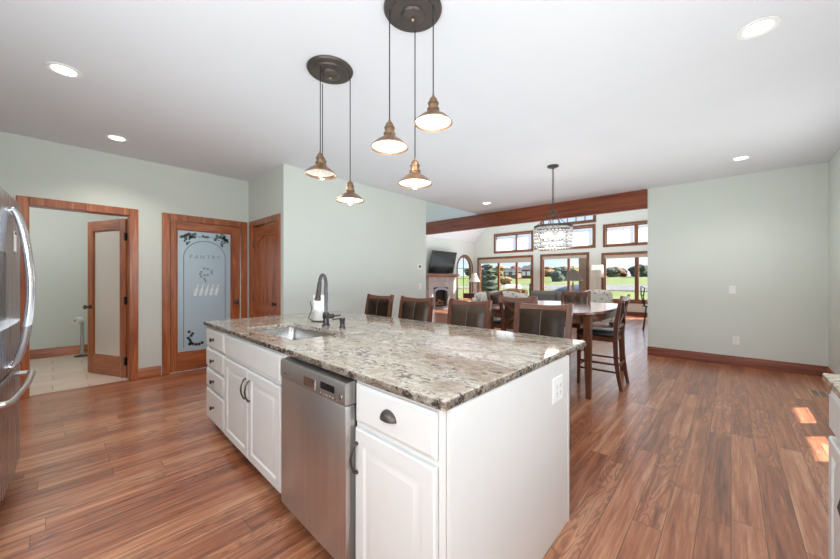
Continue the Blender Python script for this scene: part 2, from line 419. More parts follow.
p.inputs['Transmission Weight'].default_value = 0.55; p.inputs['IOR'].default_value = 1.45
M['crystal'] = mc

# ------------------------------------------------------------------ mesh helpers


def B(): return bmesh.new()


def box(bm, x0, x1, y0, y1, z0, z1, bev=0.0, mx=None, seg=1):
    r = bmesh.ops.create_cube(bm, size=1.0)
    vs = r['verts']
    for v in vs:
        v.co = Vector(((x0 + x1) / 2 + v.co.x * (x1 - x0), (y0 + y1) / 2 + v.co.y * (y1 - y0), (z0 + z1) / 2 + v.co.z * (z1 - z0)))
    if bev:
        es = list({e for v in vs for e in v.link_edges})
        rr = bmesh.ops.bevel(bm, geom=es, offset=bev, segments=seg, affect='EDGES', profile=0.5)
        vs = list({v for f in rr['faces'] for v in f.verts} | {v for v in vs if v.is_valid})
        if mx is not None:
            allv = set(vs); stack = list(vs)
            while stack:
                v = stack.pop()
                for ed in v.link_edges:
                    o = ed.other_vert(v)
                    if o not in allv: allv.add(o); stack.append(o)
            vs = list(allv)
    if mx is not None:
        for v in vs: v.co = mx @ v.co
    return vs


def ring_strip(bm, rings, closed=True, cap0=False, cap1=False):
    n = len(rings[0])
    for a, b in zip(rings, rings[1:]):
        for i in range(n if closed else n - 1):
            j = (i + 1) % n
            try: bm.faces.new((a[i], a[j], b[j], b[i]))
            except ValueError: pass
    if cap0: bm.faces.new(list(reversed(rings[0])))
    if cap1: bm.faces.new(rings[-1])


def lathe(bm, prof, seg=24, c=(0, 0, 0), mx=None, cap0=False, cap1=False):
    rings = []
    for r, z in prof:
        ring = []
        for i in range(seg):
            a = 2 * PI * i / seg
            co = Vector((c[0] + r * math.cos(a), c[1] + r * math.sin(a), c[2] + z))
            ring.append(bm.verts.new(mx @ co if mx is not None else co))
        rings.append(ring)
    ring_strip(bm, rings, True, cap0, cap1)


def tube(bm, pts, r, seg=8, radii=None, caps=True, closed=False):
    pts = [Vector(p) for p in pts]; n = len(pts)
    rings = []; up = None
    for i, p in enumerate(pts):
        if closed: t = (pts[(i + 1) % n] - pts[i - 1]).normalized()
        else: t = (pts[min(i + 1, n - 1)] - pts[max(i - 1, 0)]).normalized()
        if up is None:
            up = Vector((0, 0, 1)) if abs(t.z) < 0.9 else Vector((1, 0, 0))
        x = (up - t * up.dot(t))
        if x.length < 1e-6: x = t.orthogonal()
        x.normalize(); y = t.cross(x); up = x
        rr = radii[i] if radii else r
        rings.append([bm.verts.new(p + x * (rr * math.cos(2 * PI * k / seg)) + y * (rr * math.sin(2 * PI * k / seg))) for k in range(seg)])
    if closed: rings.append(rings[0])
    ring_strip(bm, rings, True, caps and not closed, caps and not closed)


def bar(bm, p0, p1, w, d, bev=0.0, up=(0, 0, 1), w1=None, d1=None):
    """square-section bar from p0 to p1"""
    p0 = Vector(p0); p1 = Vector(p1); t = (p1 - p0).normalized(); u = Vector(up)
    if abs(t.dot(u)) > 0.99: u = Vector((0, 1, 0))
    x = u.cross(t).normalized(); y = t.cross(x)
    w1 = w if w1 is None else w1; d1 = d if d1 is None else d1
    rings = []
    for p, ww, dd in ((p0, w, d), (p1, w1, d1)):
        rings.append([bm.verts.new(p + x * (sx * ww / 2) + y * (sy * dd / 2)) for sx, sy in ((-1, -1), (1, -1), (1, 1), (-1, 1))])
    ring_strip(bm, rings, True, True, True)


def sweep_rect(bm, pts, w, d, xdir=(1, 0, 0), ws=None, ds=None):
    """square section along pts, width kept along xdir"""
    pts = [Vector(p) for p in pts]; xd = Vector(xdir); rings = []
    for i, p in enumerate(pts):
        t = (pts[min(i + 1, len(pts) - 1)] - pts[max(i - 1, 0)]).normalized()
        y = t.cross(xd).normalized(); ww = ws[i] if ws else w; dd = ds[i] if ds else d
        rings.append([bm.verts.new(p + xd * (sx * ww / 2) + y * (sy * dd / 2)) for sx, sy in ((-1, -1), (1, -1), (1, 1), (-1, 1))])
    ring_strip(bm, rings, True, True, True)


def prism(bm, poly, z0, z1, mx=None):
    a = [bm.verts.new((mx @ Vector((x, y, z0))) if mx is not None else (x, y, z0)) for x, y in poly]
    b = [bm.verts.new((mx @ Vector((x, y, z1))) if mx is not None else (x, y, z1)) for x, y in poly]
    ring_strip(bm, [a, b], True, True, True)


def sphere(bm, c, r, seg=12, sc=(1, 1, 1), rings=None):
    res = bmesh.ops.create_uvsphere(bm, u_segments=seg, v_segments=rings or max(6, seg // 2), radius=1.0)
    for v in res['verts']:
        v.co = Vector((c[0] + v.co.x * r * sc[0], c[1] + v.co.y * r * sc[1], c[2] + v.co.z * r * sc[2]))
    return res['verts']


def rects(bm, w, h, steps, x0=0.0, z0=0.0, back=0.0, sgn=1):
    """panel in the local XZ plane, front towards +Y: steps = [(inset, y), ...]"""
    loops = []
    for ins, y in [(0, back)] + steps:
        loops.append([bm.verts.new((x0 + x, y * sgn, z0 + z)) for x, z in ((ins, ins), (w - ins, ins), (w - ins, h - ins), (ins, h - ins))])
    ring_strip(bm, loops, True, True, True)


def obj(name, bm, mat, parent=None, loc=None, smooth=35, rot=None):
    bmesh.ops.recalc_face_normals(bm, faces=bm.faces[:])
    me = bpy.data.meshes.new(name); bm.to_mesh(me); bm.free()
    me.materials.append(M[mat] if isinstance(mat, str) else mat)
    if smooth:
        me.shade_smooth(); me.set_sharp_from_angle(angle=math.radians(smooth))
    o = bpy.data.objects.new(name, me); COL.objects.link(o)
    if parent: o.parent = parent
    if loc: o.location = loc
    if rot is not None: o.rotation_euler = (0, 0, rot)
    return o


def tag(o, label=None, cat=None, group=None, kind=None):
    if label: o['label'] = label
    if cat: o['category'] = cat
    if group: o['group'] = group
    if kind: o['kind'] = kind
    return o


def thing(name, label, cat, loc=(0, 0, 0), rz=0.0, group=None, kind=None):
    o = bpy.data.objects.new(name, None); COL.objects.link(o)
    o.empty_display_size = 0.1; o.location = loc; o.rotation_euler = (0, 0, rz)
    return tag(o, label, cat, group, kind)


def kids(o): return [c for c in bpy.data.objects if c.parent == o]


def copy_tree(o, parent=None):
    ch = kids(o)
    c = o.copy(); COL.objects.link(c)
    if parent: c.parent = parent
    for k in ch: copy_tree(k, c)
    return c


def holes_boxes(bm, a0, a1, z0, z1, holes, put):
    xs = sorted({a0, a1} | {h[0] for h in holes} | {h[1] for h in holes})
    xs = [x for x in xs if a0 <= x <= a1]
    for p, q in zip(xs, xs[1:]):
        m = (p + q) / 2
        hs = sorted([(h[2], h[3]) for h in holes if h[0] < m < h[1]])
        z = z0
        for lo, hi in hs:
            if lo > z: put(bm, p, q, z, lo)
            z = max(z, hi)
        if z < z1: put(bm, p, q, z, z1)


def wall_x(name, label, x0, x1, y0, y1, z0, z1, holes=(), mat='sage'):
    bm = B(); holes_boxes(bm, y0, y1, z0, z1, list(holes), lambda b, p, q, za, zb: box(b, x0, x1, p, q, za, zb))
    return tag(obj(name, bm, mat, smooth=0), label, 'wall', kind='structure')


def wall_y(name, label, y0, y1, x0, x1, z0, z1, holes=(), mat='sage'):
    bm = B(); holes_boxes(bm, x0, x1, z0, z1, list(holes), lambda b, p, q, za, zb: box(b, p, q, y0, y1, za, zb))
    return tag(obj(name, bm, mat, smooth=0), label, 'wall', kind='structure')


CE = 2.80
# ------------------------------------------------------------------ floors and ceilings
bm = B(); box(bm, -1.15, 13.95, -1.08, 5.62, -0.12, 0); box(bm, 4.9, 13.95, 5.62, 9.3, -0.12, 0)
tag(obj('floor', bm, 'floor', smooth=0), 'red-brown hardwood plank floor running through kitchen and great room', 'floor', kind='structure')
bm = B(); box(bm, -1.15, 2.1, 5.62, 8.3, -0.12, 0.004)
tag(obj('floor_bathroom', bm, 'tile', smooth=0), 'pale stone tile floor of the bathroom beyond the open door', 'floor', kind='structure')
bm = B(); box(bm, -1.15, 6.82, -1.08, 4.37, CE, CE + 0.1); box(bm, -1.15, 4.91, 4.37, 5.7, CE, CE + 0.1)
tag(obj('ceiling', bm, 'ceiling', smooth=0), 'flat white kitchen ceiling with recessed lights', 'ceiling', kind='structure')
bm = B(); box(bm, -1.15, 2.1, 5.7, 8.3, CE, CE + 0.1)
tag(obj('ceiling_bathroom', bm, 'ceiling', smooth=0), 'white ceiling over the bathroom', 'ceiling', kind='structure')
bm = B(); box(bm, 4.6, 6.95, 4.37, 9.3, 3.9, 4.0)
tag(obj('ceiling_hall', bm, 'ceiling', smooth=0), 'raised white ceiling over the hall behind the sage wall', 'ceiling', kind='structure')
RY, EZ, SL = 4.9, 3.03, 0.92
ridge_z = EZ + (9.15 - RY) * SL
bm = B()
for y_e in (9.3, 0.5):
    ze = ridge_z - abs(y_e - RY) * SL
    a = [bm.verts.new((x, y, z)) for x, y, z in ((6.95, RY, ridge_z), (14.0, RY, ridge_z), (14.0, y_e, ze), (6.95, y_e, ze))]
    b = [bm.verts.new((v.co.x, v.co.y, v.co.z + 0.12)) for v in a]
    ring_strip(bm, [a, b], True, True, True)
tag(obj('ceiling_great_room', bm, 'ceiling', smooth=0), 'white sloped cathedral ceiling of the great room', 'ceiling', kind='structure')

# ------------------------------------------------------------------ walls
wall_y('wall_left', 'pale sage wall holding the bathroom doorway and the pantry door', 5.55, 5.70, -1.15, 2.22, 0, CE, [(-0.19, 0.667, 0, 2.085), (1.05, 1.98, 0, 2.085)])
wall_x('wall_return', 'short shaded sage wall holding the arched plank door', 2.07, 2.22, 4.36, 5.55, 0, CE, [(4.515, 5.40, 0, 2.085)])
wall_y('wall_back', 'broad pale sage wall behind the kitchen island', 4.36, 4.50, 2.22, 4.91, 0, CE)
wall_x('wall_right', 'plain sage wall at the right with switch and outlet', 6.82, 6.95, -0.93, 1.04, 0, CE)
S_H = [(-0.6, 1.7, 1.15, 2.3), (4.08, 4.76, 0.415, 2.2), (4.93, 5.6, 0.415, 2.2)]
wall_y('wall_south', 'sage wall beside the kitchen cabinets at far right edge', -1.08, -0.93, -1.15, 6.95, 0, CE, S_H)
wall_x('wall_west', 'sage kitchen wall behind the refrigerator', -1.15, -1.0, -0.93, 8.3, 0, CE, [(-0.3, 1.8, 1.15, 2.3)])
wall_y('wall_bathroom', 'grey-green back wall of the bathroom', 8.2, 8.3, -1.0, 2.1, 0, CE)
wall_x('wall_partition', 'wall between bathroom and pantry', 0.80, 0.90, 5.7, 8.2, 0, CE)
wall_x('wall_gable', 'grey-green wall above the wooden beam', 6.88, 6.98, 0.5, 9.15, CE, 6.9)
wall_y('wall_hall', 'sage wall closing the hall behind the island wall', 9.15, 9.3, 4.6, 10.2, 0, 4.0)
wall_y('wall_south_great_room', 'sage wall closing the great room on its far right', 0.35, 0.5, 6.95, 13.95, 0, 3.2)
FX0, FX1, FZ0, FZ1 = 12.47, 13.6, 0.36, 2.35
bm = B(); holes_boxes(bm, 10.2, 13.95, 0, 3.3, [(FX0, FX1, FZ0, FZ1)], lambda b, p, q, za, zb: box(b, p, q, 9.15, 9.3, za, zb))
rad = (FX1 - FX0) / 2; cxa = (FX0 + FX1) / 2; zs = FZ1 - rad
mxw = Matrix(((1, 0, 0, 0), (0, 0, 1, 0), (0, 1, 0, 0), (0, 0, 0, 1)))
for sgn in (-1, 1):
    arc = [(cxa + sgn * rad * math.cos(t), zs + rad * math.sin(t)) for t in [k * PI / 24 for k in range(13)]]
    prism(bm, arc + [(cxa + sgn * rad, FZ1)], 9.15, 9.3, mxw)
tag(obj('wall_fireplace', bm, 'sage', smooth=0), 'pale sage great room wall with fireplace and arched window', 'wall', kind='structure')

G_OPEN = [  # opening y0,y1,z0,z1 and inner mullions, transoms later
    (6.26, 8.86, 0.52, 2.22), (4.05, 5.78, 0.52, 2.22), (0.85, 3.45, 0.52, 2.16),
    (6.24, 7.98, 2.54, 3.28), (3.82, 5.80, 2.54, 3.28), (1.67, 3.41, 2.54, 3.22), (3.80, 5.78, 3.50, 4.7)]
bm = B(); holes_boxes(bm, 0.35, 9.3, 0, ridge_z, [(o[0], o[1], o[2], o[3]) for o in G_OPEN], lambda b, p, q, za, zb: box(b, 13.8, 13.95, p, q, za, zb))
for s in (1, -1):
    nrm = Vector((0, s * SL, 1)).normalized()
    r = bmesh.ops.bisect_plane(bm, geom=bm.verts[:] + bm.edges[:] + bm.faces[:], plane_co=(13.8, RY, ridge_z + 0.03), plane_no=nrm, clear_outer=True)
    cut = [g for g in r['geom_cut'] if isinstance(g, bmesh.types.BMEdge)]
    bmesh.ops.holes_fill(bm, edges=cut)
tag(obj('wall_windows', bm, 'sage', smooth=0), 'pale sage gable wall full of cherry-framed windows', 'wall', kind='structure')

# the beam
bm = B(); box(bm, 6.79, 6.88, 1.04, 9.15, 2.475, CE, 0.006)
tag(obj('beam', bm, 'cherry_y'), 'long cherry wood beam spanning the opening to the great room', 'beam', kind='structure')

# ------------------------------------------------------------------ baseboards


def baseboard(name, label, p0, p1, nrm, h=0.135, t=0.018):
    """p0->p1 along the wall foot, nrm into the room"""
    p0 = Vector((*p0, 0)); p1 = Vector((*p1, 0)); n = Vector((*nrm, 0)); bm = B()
    prof = [(0.0005, 0), (t, 0), (t, h - 0.03), (t * 0.75, h - 0.022), (t * 0.75, h - 0.012), (t * 0.3, h), (0.0005, h)]
    rings = [[bm.verts.new(p + n * a + Vector((0, 0, z))) for a, z in prof] for p in (p0, p1)]
    ring_strip(bm, rings, True, True, True)
    along_x = abs((p1 - p0).x) > abs((p1 - p0).y)
    return tag(obj(name, bm, 'cherry_x' if along_x else 'cherry_y'), label, 'baseboard', kind='structure')


baseboard('baseboard_left', 'cherry baseboard between the bathroom doorway and pantry door', (0.73, 5.55), (0.968, 5.55), (0, -1))
baseboard('baseboard_right', 'cherry baseboard along the plain right sage wall', (6.82, -0.93), (6.82, 1.04), (-1, 0), h=0.14)
baseboard('baseboard_south', 'cherry baseboard on the wall beside the right cabinets', (2.07, -0.93), (6.80, -0.93), (0, 1))
baseboard('baseboard_back', 'cherry baseboard along the broad wall behind the island', (2.22, 4.36), (4.91, 4.36), (0, -1))
baseboard('baseboard_bathroom', 'dark cherry baseboard on the bathroom back wall', (-1.0, 8.2), (0.8, 8.2), (0, -1), h=0.15)
baseboard('baseboard_windows', 'cherry baseboard below the great room windows', (13.8, 0.5), (13.8, 9.15), (-1, 0))
baseboard('baseboard_fireplace', 'cherry baseboard under the arched window', (12.05, 9.15), (13.78, 9.15), (0, -1))

# ------------------------------------------------------------------ door and window casings


def casing(name, label, loc, rz, w, h, cw=0.088, t=0.02, depth=0.15):
    """door casing seen from the room: local x along the opening, +y into the room; jamb goes back into the wall"""
    bm = B()
    for s in (0, 1):
        x0 = -cw if s == 0 else w; 
        box(bm, x0, x0 + cw, 0.0005, t, 0, h + cw, 0.005)
        xx = (-0.001 - 0.018, -0.001) if s == 0 else (w + 0.001, w + 0.019)
        box(bm, xx[0], xx[1], -depth - 0.015, 0.004, 0, h)
    box(bm, 0.0005, w - 0.0005, 0.0005, t, h, h + cw, 0.005)
    box(bm, 0, w, -depth - 0.015, 0.004, h + 0.001, h + 0.014)
    o = obj(name, bm, 'cherry'); o.location = loc; o.rotation_euler = (0, 0, rz)
    return tag(o, label, 'door frame', kind='structure')


casing('trim_1', 'cherry door casing around the bathroom doorway', (0.648, 5.55, 0), PI, 0.82, 2.07)
casing('trim_2', 'cherry door casing around the etched glass pantry door', (1.963, 5.55, 0), PI, 0.896, 2.07)
casing('trim_3', 'cherry door casing around the arched plank door', (2.07, 4.53, 0), PI / 2, 0.852, 2.07)


def knob_bm(y=0.0, sgn=1):
    mx = Matrix.Rotation(-PI / 2 * sgn, 4, 'X')
    bm = B(); lathe(bm, [(0.0, 0), (0.031, 0.0), (0.031, 0.006), (0.014, 0.012), (0.011, 0.035), (0.022, 0.042), (0.029, 0.055), (0.026, 0.068), (0.0, 0.074)], 20, (0, 0, 0), mx)
    return bm


def glass_door(root, w, h, glass, stile=0.118, top=0.135, bot=0.255, t=0.04, far=None):
    far = stile if far is None else far
    """leaf in local x 0..w, y -t..0 (front at 0)"""
    bm = B()
    box(bm, 0, stile, -t, 0, 0.008, h, 0.003); box(bm, w - far, w, -t, 0, 0.008, h, 0.003)
    obj('stile', bm, 'cherry', root)
    bm = B(); box(bm, stile, w - far, -t, 0, h - top, h, 0.003); obj('top_rail', bm, 'cherry_x', root)
    bm = B(); box(bm, stile, w - far, -t, 0, 0.008, bot, 0.003); obj('bottom_rail', bm, 'cherry_x', root)
    bm = B()
    x0, x1, z0, z1 = stile, w - far, bot, h - top
    for (a, b_, c, d) in ((x0, x0 + 0.014, z0, z1), (x1 - 0.014, x1, z0, z1), (x0 + 0.014, x1 - 0.014, z0, z0 + 0.014), (x0 + 0.014, x1 - 0.014, z1 - 0.014, z1)):
        box(bm, a, b_, -t + 0.006, -0.006, c, d, 0.004)
    obj('glazing_bead', bm, 'cherry', root)
    bm = B(); box(bm, x0 + 0.004, x1 - 0.004, -t / 2 - 0.003, -t / 2 + 0.003, z0 + 0.004, z1 - 0.004)
    return obj('glass', bm, glass, root), (x0 + 0.014, x1 - 0.014, z0 + 0.014, z1 - 0.014), -t / 2 + 0.003


# bathroom door, open into the bathroom; local x runs from the hinge
dv = Vector((-0.316, 0.75)); ang = math.atan2(dv.y, dv.x)
bd = thing('door_1', 'open cherry door with one tall frosted pane swung into the bathroom', 'door', (0.632, 5.715, 0), ang, kind='structure')
glass_door(bd, 0.80, 2.055, 'frost_warm')
for s, nm in ((1, 0), (-1, 0)):
    k = obj('door_knob', knob_bm(0, s), 'bronze', bd, (0.735, 0.0 if s > 0 else -0.04, 0.90)); k['label'] = 'dark bronze round knob'
for z in (0.22, 1.0, 1.82):
    bm = B(); tube(bm, [(-0.004, 0.006, z - 0.05), (-0.004, 0.006, z + 0.05)], 0.008, 10); box(bm, -0.0015, 0.03, 0.0, 0.003, z - 0.05, z + 0.05); box(bm, -0.003, 0.0, -0.035, 0.003, z - 0.05, z + 0.05)
    obj('hinge', bm, 'black', bd)

# pantry door
pd = thing('door_2', 'closed cherry pantry door with one big etched glass pane', 'door', (1.955, 5.565, 0), PI, kind='structure')
gl, (gx0, gx1, gz0, gz1), gy = glass_door(pd, 0.88, 2.068, 'frost_blue', 0.118, 0.105, 0.255, far=0.07)
k = obj('door_knob', knob_bm(), 'bronze', pd, (0.058, 0.0, 0.93)); k['label'] = 'dark bronze round knob'


def leaf_patch(bm, x, z, r, y, a=0.0):
    n = 7; pts = []
    for i in range(2 * n):
        t = 2 * PI * i / (2 * n) + a; rr = r * (1.0 if i % 2 == 0 else 0.62)
        pts.append((x + rr * math.cos(t), z + rr * math.sin(t)))
    mx = Matrix(((1, 0, 0, 0), (0, 0, 1, 0), (0, 1, 0, 0), (0, 0, 0, 1)))
    prism(bm, pts, y, y + 0.0016, mx)


rng = random.Random(3)
gw = gx1 - gx0; gm = (gx0 + gx1) / 2
bm = B()
for cx_, s in ((gx0 + 0.12, 1), (gx1 - 0.12, -1)):
    for i in range(20): leaf_patch(bm, cx_ + rng.uniform(-.085, .085), gz1 - 0.075 + rng.gauss(0, .02), rng.uniform(.016, .028), gy, rng.random() * 3)
    for i in range(16): leaf_patch(bm, cx_ - s * 0.01 + rng.uniform(-.06, .06) * (1 - i / 17), gz1 - 0.10 - i * 0.006, 0.013, gy, rng.random())
for i in range(9): leaf_patch(bm, gm + rng.gauss(0, .035), gz1 - 0.07 + rng.gauss(0, .008), rng.uniform(.012, .022), gy, rng.random())
o = obj('etched_grapevine', bm, 'etch', pd); o['label'] = 'dark etched grape leaves along the top of the pane'
bm = B(); zc = gz1 - 0.37; ra = gw / 2 - 0.07
arc = [(gx0 + 0.07, gy + 0.001, gz0 + 0.05)] + [(gm + ra * math.cos(t), gy + 0.001, zc + 0.24 * math.sin(t)) for t in [PI - k * PI / 20 for k in range(21)]] + [(gx1 - 0.07, gy + 0.001, gz0 + 0.05)]
arc = [arc[0]] + [(x, y, z) for x, y, z in arc[1:]]
tube(bm, arc, 0.0055, 6); tube(bm, [(gx0 + 0.12, gy + .001, gz1 - 0.06), (gm, gy + .001, gz1 - 0.075), (gx1 - 0.12, gy + .001, gz1 - 0.06)], 0.003, 6)
o = obj('etched_arch', bm, 'etch_soft', pd); o['label'] = 'thin etched arch line'
bm = B()
for i in range(11): leaf_patch(bm, gm + 0.09 * math.cos(i * 0.7) * rng.uniform(.5, 1.1) - (0.06 if i > 8 else 0), gz1 - 0.57 - 0.05 * math.sin(i * 0.7) - (0.1 if i > 7 else 0), 0.02, gy, rng.random())
o = obj('etched_bouquet', bm, 'etch_soft', pd); o['label'] = 'faint etched fruit bouquet in mid pane'
bm = B()
for i in range(7): leaf_patch(bm, gx1 - 0.14 - (i % 3) * 0.01 + rng.uniform(-.02, .02), gz0 + 0.10 + i * 0.028, 0.024, gy, rng.random())
for i in range(5): leaf_patch(bm, gx1 - 0.14 - i * 0.038, gz0 + 0.09 + rng.uniform(-.01, .01), 0.026, gy, rng.random())
o = obj('etched_sprig', bm, 'etch_dark', pd); o['label'] = 'black leafy sprig in the lower corner of the pane'
bm = B()
for i in range(5):  # pale etched wine bottles
    x = gm + 0.13 - i * 0.065
    mxr = Matrix.Translation((x, gy, gz1 - 0.91)) @ Matrix.Rotation(-0.25, 4, 'Y')
    prof = [(-.018, 0), (.018, 0), (.018, .09), (.007, .12), (.007, .165), (-.007, .165), (-.007, .12), (-.018, .09)]
    prism(bm, prof, 0.0, 0.0016, mxr @ Matrix(((1, 0, 0, 0), (0, 0, 1, 0), (0, 1, 0, 0), (0, 0, 0, 1))))
o = obj('etched_bottles', bm, 'etch_light', pd); o['label'] = 'pale etched bottles in a slanted row'


def text_mesh(name, body, size, mat, parent, loc, rot, depth=0.0006):
    c = bpy.data.curves.new(name, 'FONT'); c.body = body; c.size = size; c.align_x = 'CENTER'; c.align_y = 'CENTER'; c.extrude = depth
    t = bpy.data.objects.new(name, c); COL.objects.link(t)
    dg = bpy.context.evaluated_depsgraph_get(); me = bpy.data.meshes.new_from_object(t.evaluated_get(dg))
    bpy.data.objects.remove(t); me.name = name; me.materials.clear(); me.materials.append(M[mat])
    o = bpy.data.objects.new(name, me); COL.objects.link(o); o.parent = parent; o.location = loc; o.rotation_euler = rot
    return o


text_mesh('etched_lettering', 'P A N T R Y', 0.075, 'etch_soft', pd, (gm, gy + 0.001, gz1 - 0.36), (PI / 2, 0, PI))

# arched plank door
kd = thing('door_3', 'closed cherry plank door with arched top panel beside the pantry door', 'door', (2.085, 4.537, 0), PI / 2, kind='structure')
bm = B(); W_, H_ = 0.838, 2.06
ST = 0.115
box(bm, 0, ST, -0.04, 0, 0.008, H_, 0.003); box(bm, W_ - ST, W_, -0.04, 0, 0.008, H_, 0.003)
obj('stile', bm, 'cherry', kd)
bm = B(); box(bm, ST, W_ - ST, -0.04, 0, 0.008, 0.22, 0.003); box(bm, ST, W_ - ST, -0.04, 0, 0.80, 0.93, 0.003)
mxz = Matrix(((1, 0, 0, 0), (0, 0, 1, 0), (0, 1, 0, 0), (0, 0, 0, 1)))
arcp = [(ST + (W_ - 2 * ST) * k / 16, 1.80 + 0.12 * math.sin(PI * k / 16)) for k in range(17)]
prism(bm, arcp + [(W_ - ST, H_), (ST, H_)], -0.04, 0, mxz)
obj('rail', bm, 'cherry_x', kd)
bm = B(); n = 6; pw = (W_ - 2 * ST) / n
for i in range(n):
    box(bm, ST + i * pw + 0.002, ST + (i + 1) * pw - 0.002, -0.03, -0.014, 0.2, 1.96, 0.003)
obj('plank_panel', bm, 'cherry', kd)
k = obj('door_knob', knob_bm(), 'bronze', kd, (0.06, 0.0, 0.93)); k['label'] = 'dark bronze round knob'
for z in (0.25, 1.0, 1.8):
    bm = B(); tube(bm, [(W_ + 0.003, 0.008, z - 0.05), (W_ + 0.003, 0.008, z + 0.05)], 0.008, 10)
    obj('hinge', bm, 'bronze', kd)

# ------------------------------------------------------------------ great room windows
wcount = [0]


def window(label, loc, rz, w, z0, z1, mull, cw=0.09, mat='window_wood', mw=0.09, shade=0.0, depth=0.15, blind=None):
    """local x along the wall, +y into the room, opening 0..w x z0..z1"""
    wcount[0] += 1
    root = thing('window_%d' % wcount[0], label, 'window', loc, rz, kind='structure')
    bm = B()
    box(bm, -cw, 0, 0.0005, 0.022, z0 - cw, z1 + cw, 0.004); box(bm, w, w + cw, 0.0005, 0.022, z0 - cw, z1 + cw, 0.004)
    box(bm, 0.0005, w - 0.0005, 0.0005, 0.022, z1, z1 + cw, 0.004); box(bm, 0.0005, w - 0.0005, 0.0005, 0.022, z0 - cw, z0, 0.004)
    obj('casing', bm, mat, root)
    bm = B(); f = 0.045
    y0, y1 = -0.11, -0.04
    box(bm, 0, f, y0, y1, z0, z1); box(bm, w - f, w, y0, y1, z0, z1); box(bm, f, w - f, y0, y1, z0, z0 + f); box(bm, f, w - f, y0, y1, z1 - f, z1)
    for m_ in mull: box(bm, m_ - mw / 2, m_ + mw / 2, y0, y1, z0 + f, z1 - f)
    obj('sash', bm, mat, root)
    edges = [f] + [q for m_ in mull for q in (m_ - mw / 2, m_ + mw / 2)] + [w - f]
    for a, b_ in zip(edges[::2], edges[1::2]):
        bm = B(); box(bm, a, b_, -0.08, -0.072, z0 + f, z1 - f); obj('pane', bm, 'pane', root)
    if blind:
        bm = B()
        for i in range(8): box(bm, blind[0] + (blind[1] - blind[0]) * i / 8 + 0.002, blind[0] + (blind[1] - blind[0]) * (i + 0.9) / 8, -0.034, -0.008, z0 + 0.02, z1 - 0.02)
        obj('vertical_blind', bm, 'blind_cloth', root)
    if shade:
        bm = B(); box(bm, 0.01, w - 0.01, -0.035, -0.005, z1 - shade, z1 - 0.002, 0.004); obj('roller_shade', bm, 'shade_cloth', root)
    return root


XW = 13.8
o = G_OPEN
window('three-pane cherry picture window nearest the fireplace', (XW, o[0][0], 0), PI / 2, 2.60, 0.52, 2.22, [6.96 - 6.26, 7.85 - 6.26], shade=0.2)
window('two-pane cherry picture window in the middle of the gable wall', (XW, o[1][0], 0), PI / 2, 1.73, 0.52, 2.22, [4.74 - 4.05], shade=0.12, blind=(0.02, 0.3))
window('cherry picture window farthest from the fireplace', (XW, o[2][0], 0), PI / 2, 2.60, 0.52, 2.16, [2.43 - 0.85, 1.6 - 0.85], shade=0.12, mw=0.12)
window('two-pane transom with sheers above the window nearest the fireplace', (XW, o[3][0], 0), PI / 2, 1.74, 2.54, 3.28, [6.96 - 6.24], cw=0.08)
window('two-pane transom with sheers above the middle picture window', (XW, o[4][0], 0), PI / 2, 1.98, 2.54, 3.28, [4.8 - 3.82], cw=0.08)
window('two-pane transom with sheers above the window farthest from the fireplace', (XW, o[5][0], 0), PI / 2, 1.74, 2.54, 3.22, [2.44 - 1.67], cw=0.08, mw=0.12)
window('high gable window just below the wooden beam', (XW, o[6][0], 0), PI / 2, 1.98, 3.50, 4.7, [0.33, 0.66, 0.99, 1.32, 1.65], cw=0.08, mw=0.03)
# kitchen windows behind the camera and the low windows that let the sun in
window('kitchen window over the right-hand counter', (-0.6, -0.93, 0), 0, 2.3, 1.15, 2.3, [1.15], cw=0.08, mat='white')
window('low window farther along the south wall', (4.93, -0.93, 0), 0, 0.67, 0.415, 2.2, [], cw=0.08)
window('low window nearer the kitchen cabinets', (4.08, -0.93, 0), 0, 0.68, 0.415, 2.2, [], cw=0.08)
window('added unseen side window beside the refrigerator', (-1.0, 1.8, 0), -PI / 2, 2.1, 1.15, 2.3, [1.05], cw=0.08, mat='white')  # made-up opening to go with the side fill lamp

# arched window in the fireplace wall
wcount[0] += 1
aw = thing('window_%d' % wcount[0], 'arched window right of the fireplace', 'window', (0, 9.15, 0), 0, kind='structure')
bm = B()


def arch_loop(r, zbot):
    return [(cxa - r, zbot)] + [(cxa + r * math.cos(t), zs + r * math.sin(t)) for t in [PI - k * PI / 20 for k in range(21)]] + [(cxa + r, zbot)]


def arch_frame(bm, ro, ri, zo, zi, ya, yb):
    A_, B_ = arch_loop(ro, zo), arch_loop(ri, zi)
    rr = []
    for y in (ya, yb):
        rr.append(([bm.verts.new((x, y, z)) for x, z in A_], [bm.verts.new((x, y, z)) for x, z in B_]))
    n = len(A_)
    for i in range(n):
        j = (i + 1) % n
        bm.faces.new((rr[0][0][i], rr[0][0][j], rr[0][1][j], rr[0][1][i])); bm.faces.new((rr[1][0][j], rr[1][0][i], rr[1][1][i], rr[1][1][j]))
        bm.faces.new((rr[0][0][j], rr[0][0][i], rr[1][0][i], rr[1][0][j])); bm.faces.new((rr[0][1][i], rr[0][1][j], rr[1][1][j], rr[1][1][i]))


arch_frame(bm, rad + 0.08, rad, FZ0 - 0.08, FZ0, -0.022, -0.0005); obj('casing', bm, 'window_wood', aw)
bm = B(); arch_frame(bm, rad - 0.001, rad - 0.05, FZ0 + .001, FZ0 + 0.05, 0.04, 0.11)
box(bm, cxa - 0.012, cxa + 0.012, 0.06, 0.09, FZ0 + .05, FZ1 - .05)
for z in (0.85, 1.32, zs): box(bm, FX0 + .05, FX1 - .05, 0.06, 0.09, z - 0.012, z + 0.012)
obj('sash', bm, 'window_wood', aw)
bm = B(); prism(bm, arch_loop(rad - 0.05, FZ0 + 0.05), 0.072, 0.078, mxw); obj('pane', bm, 'pane', aw)

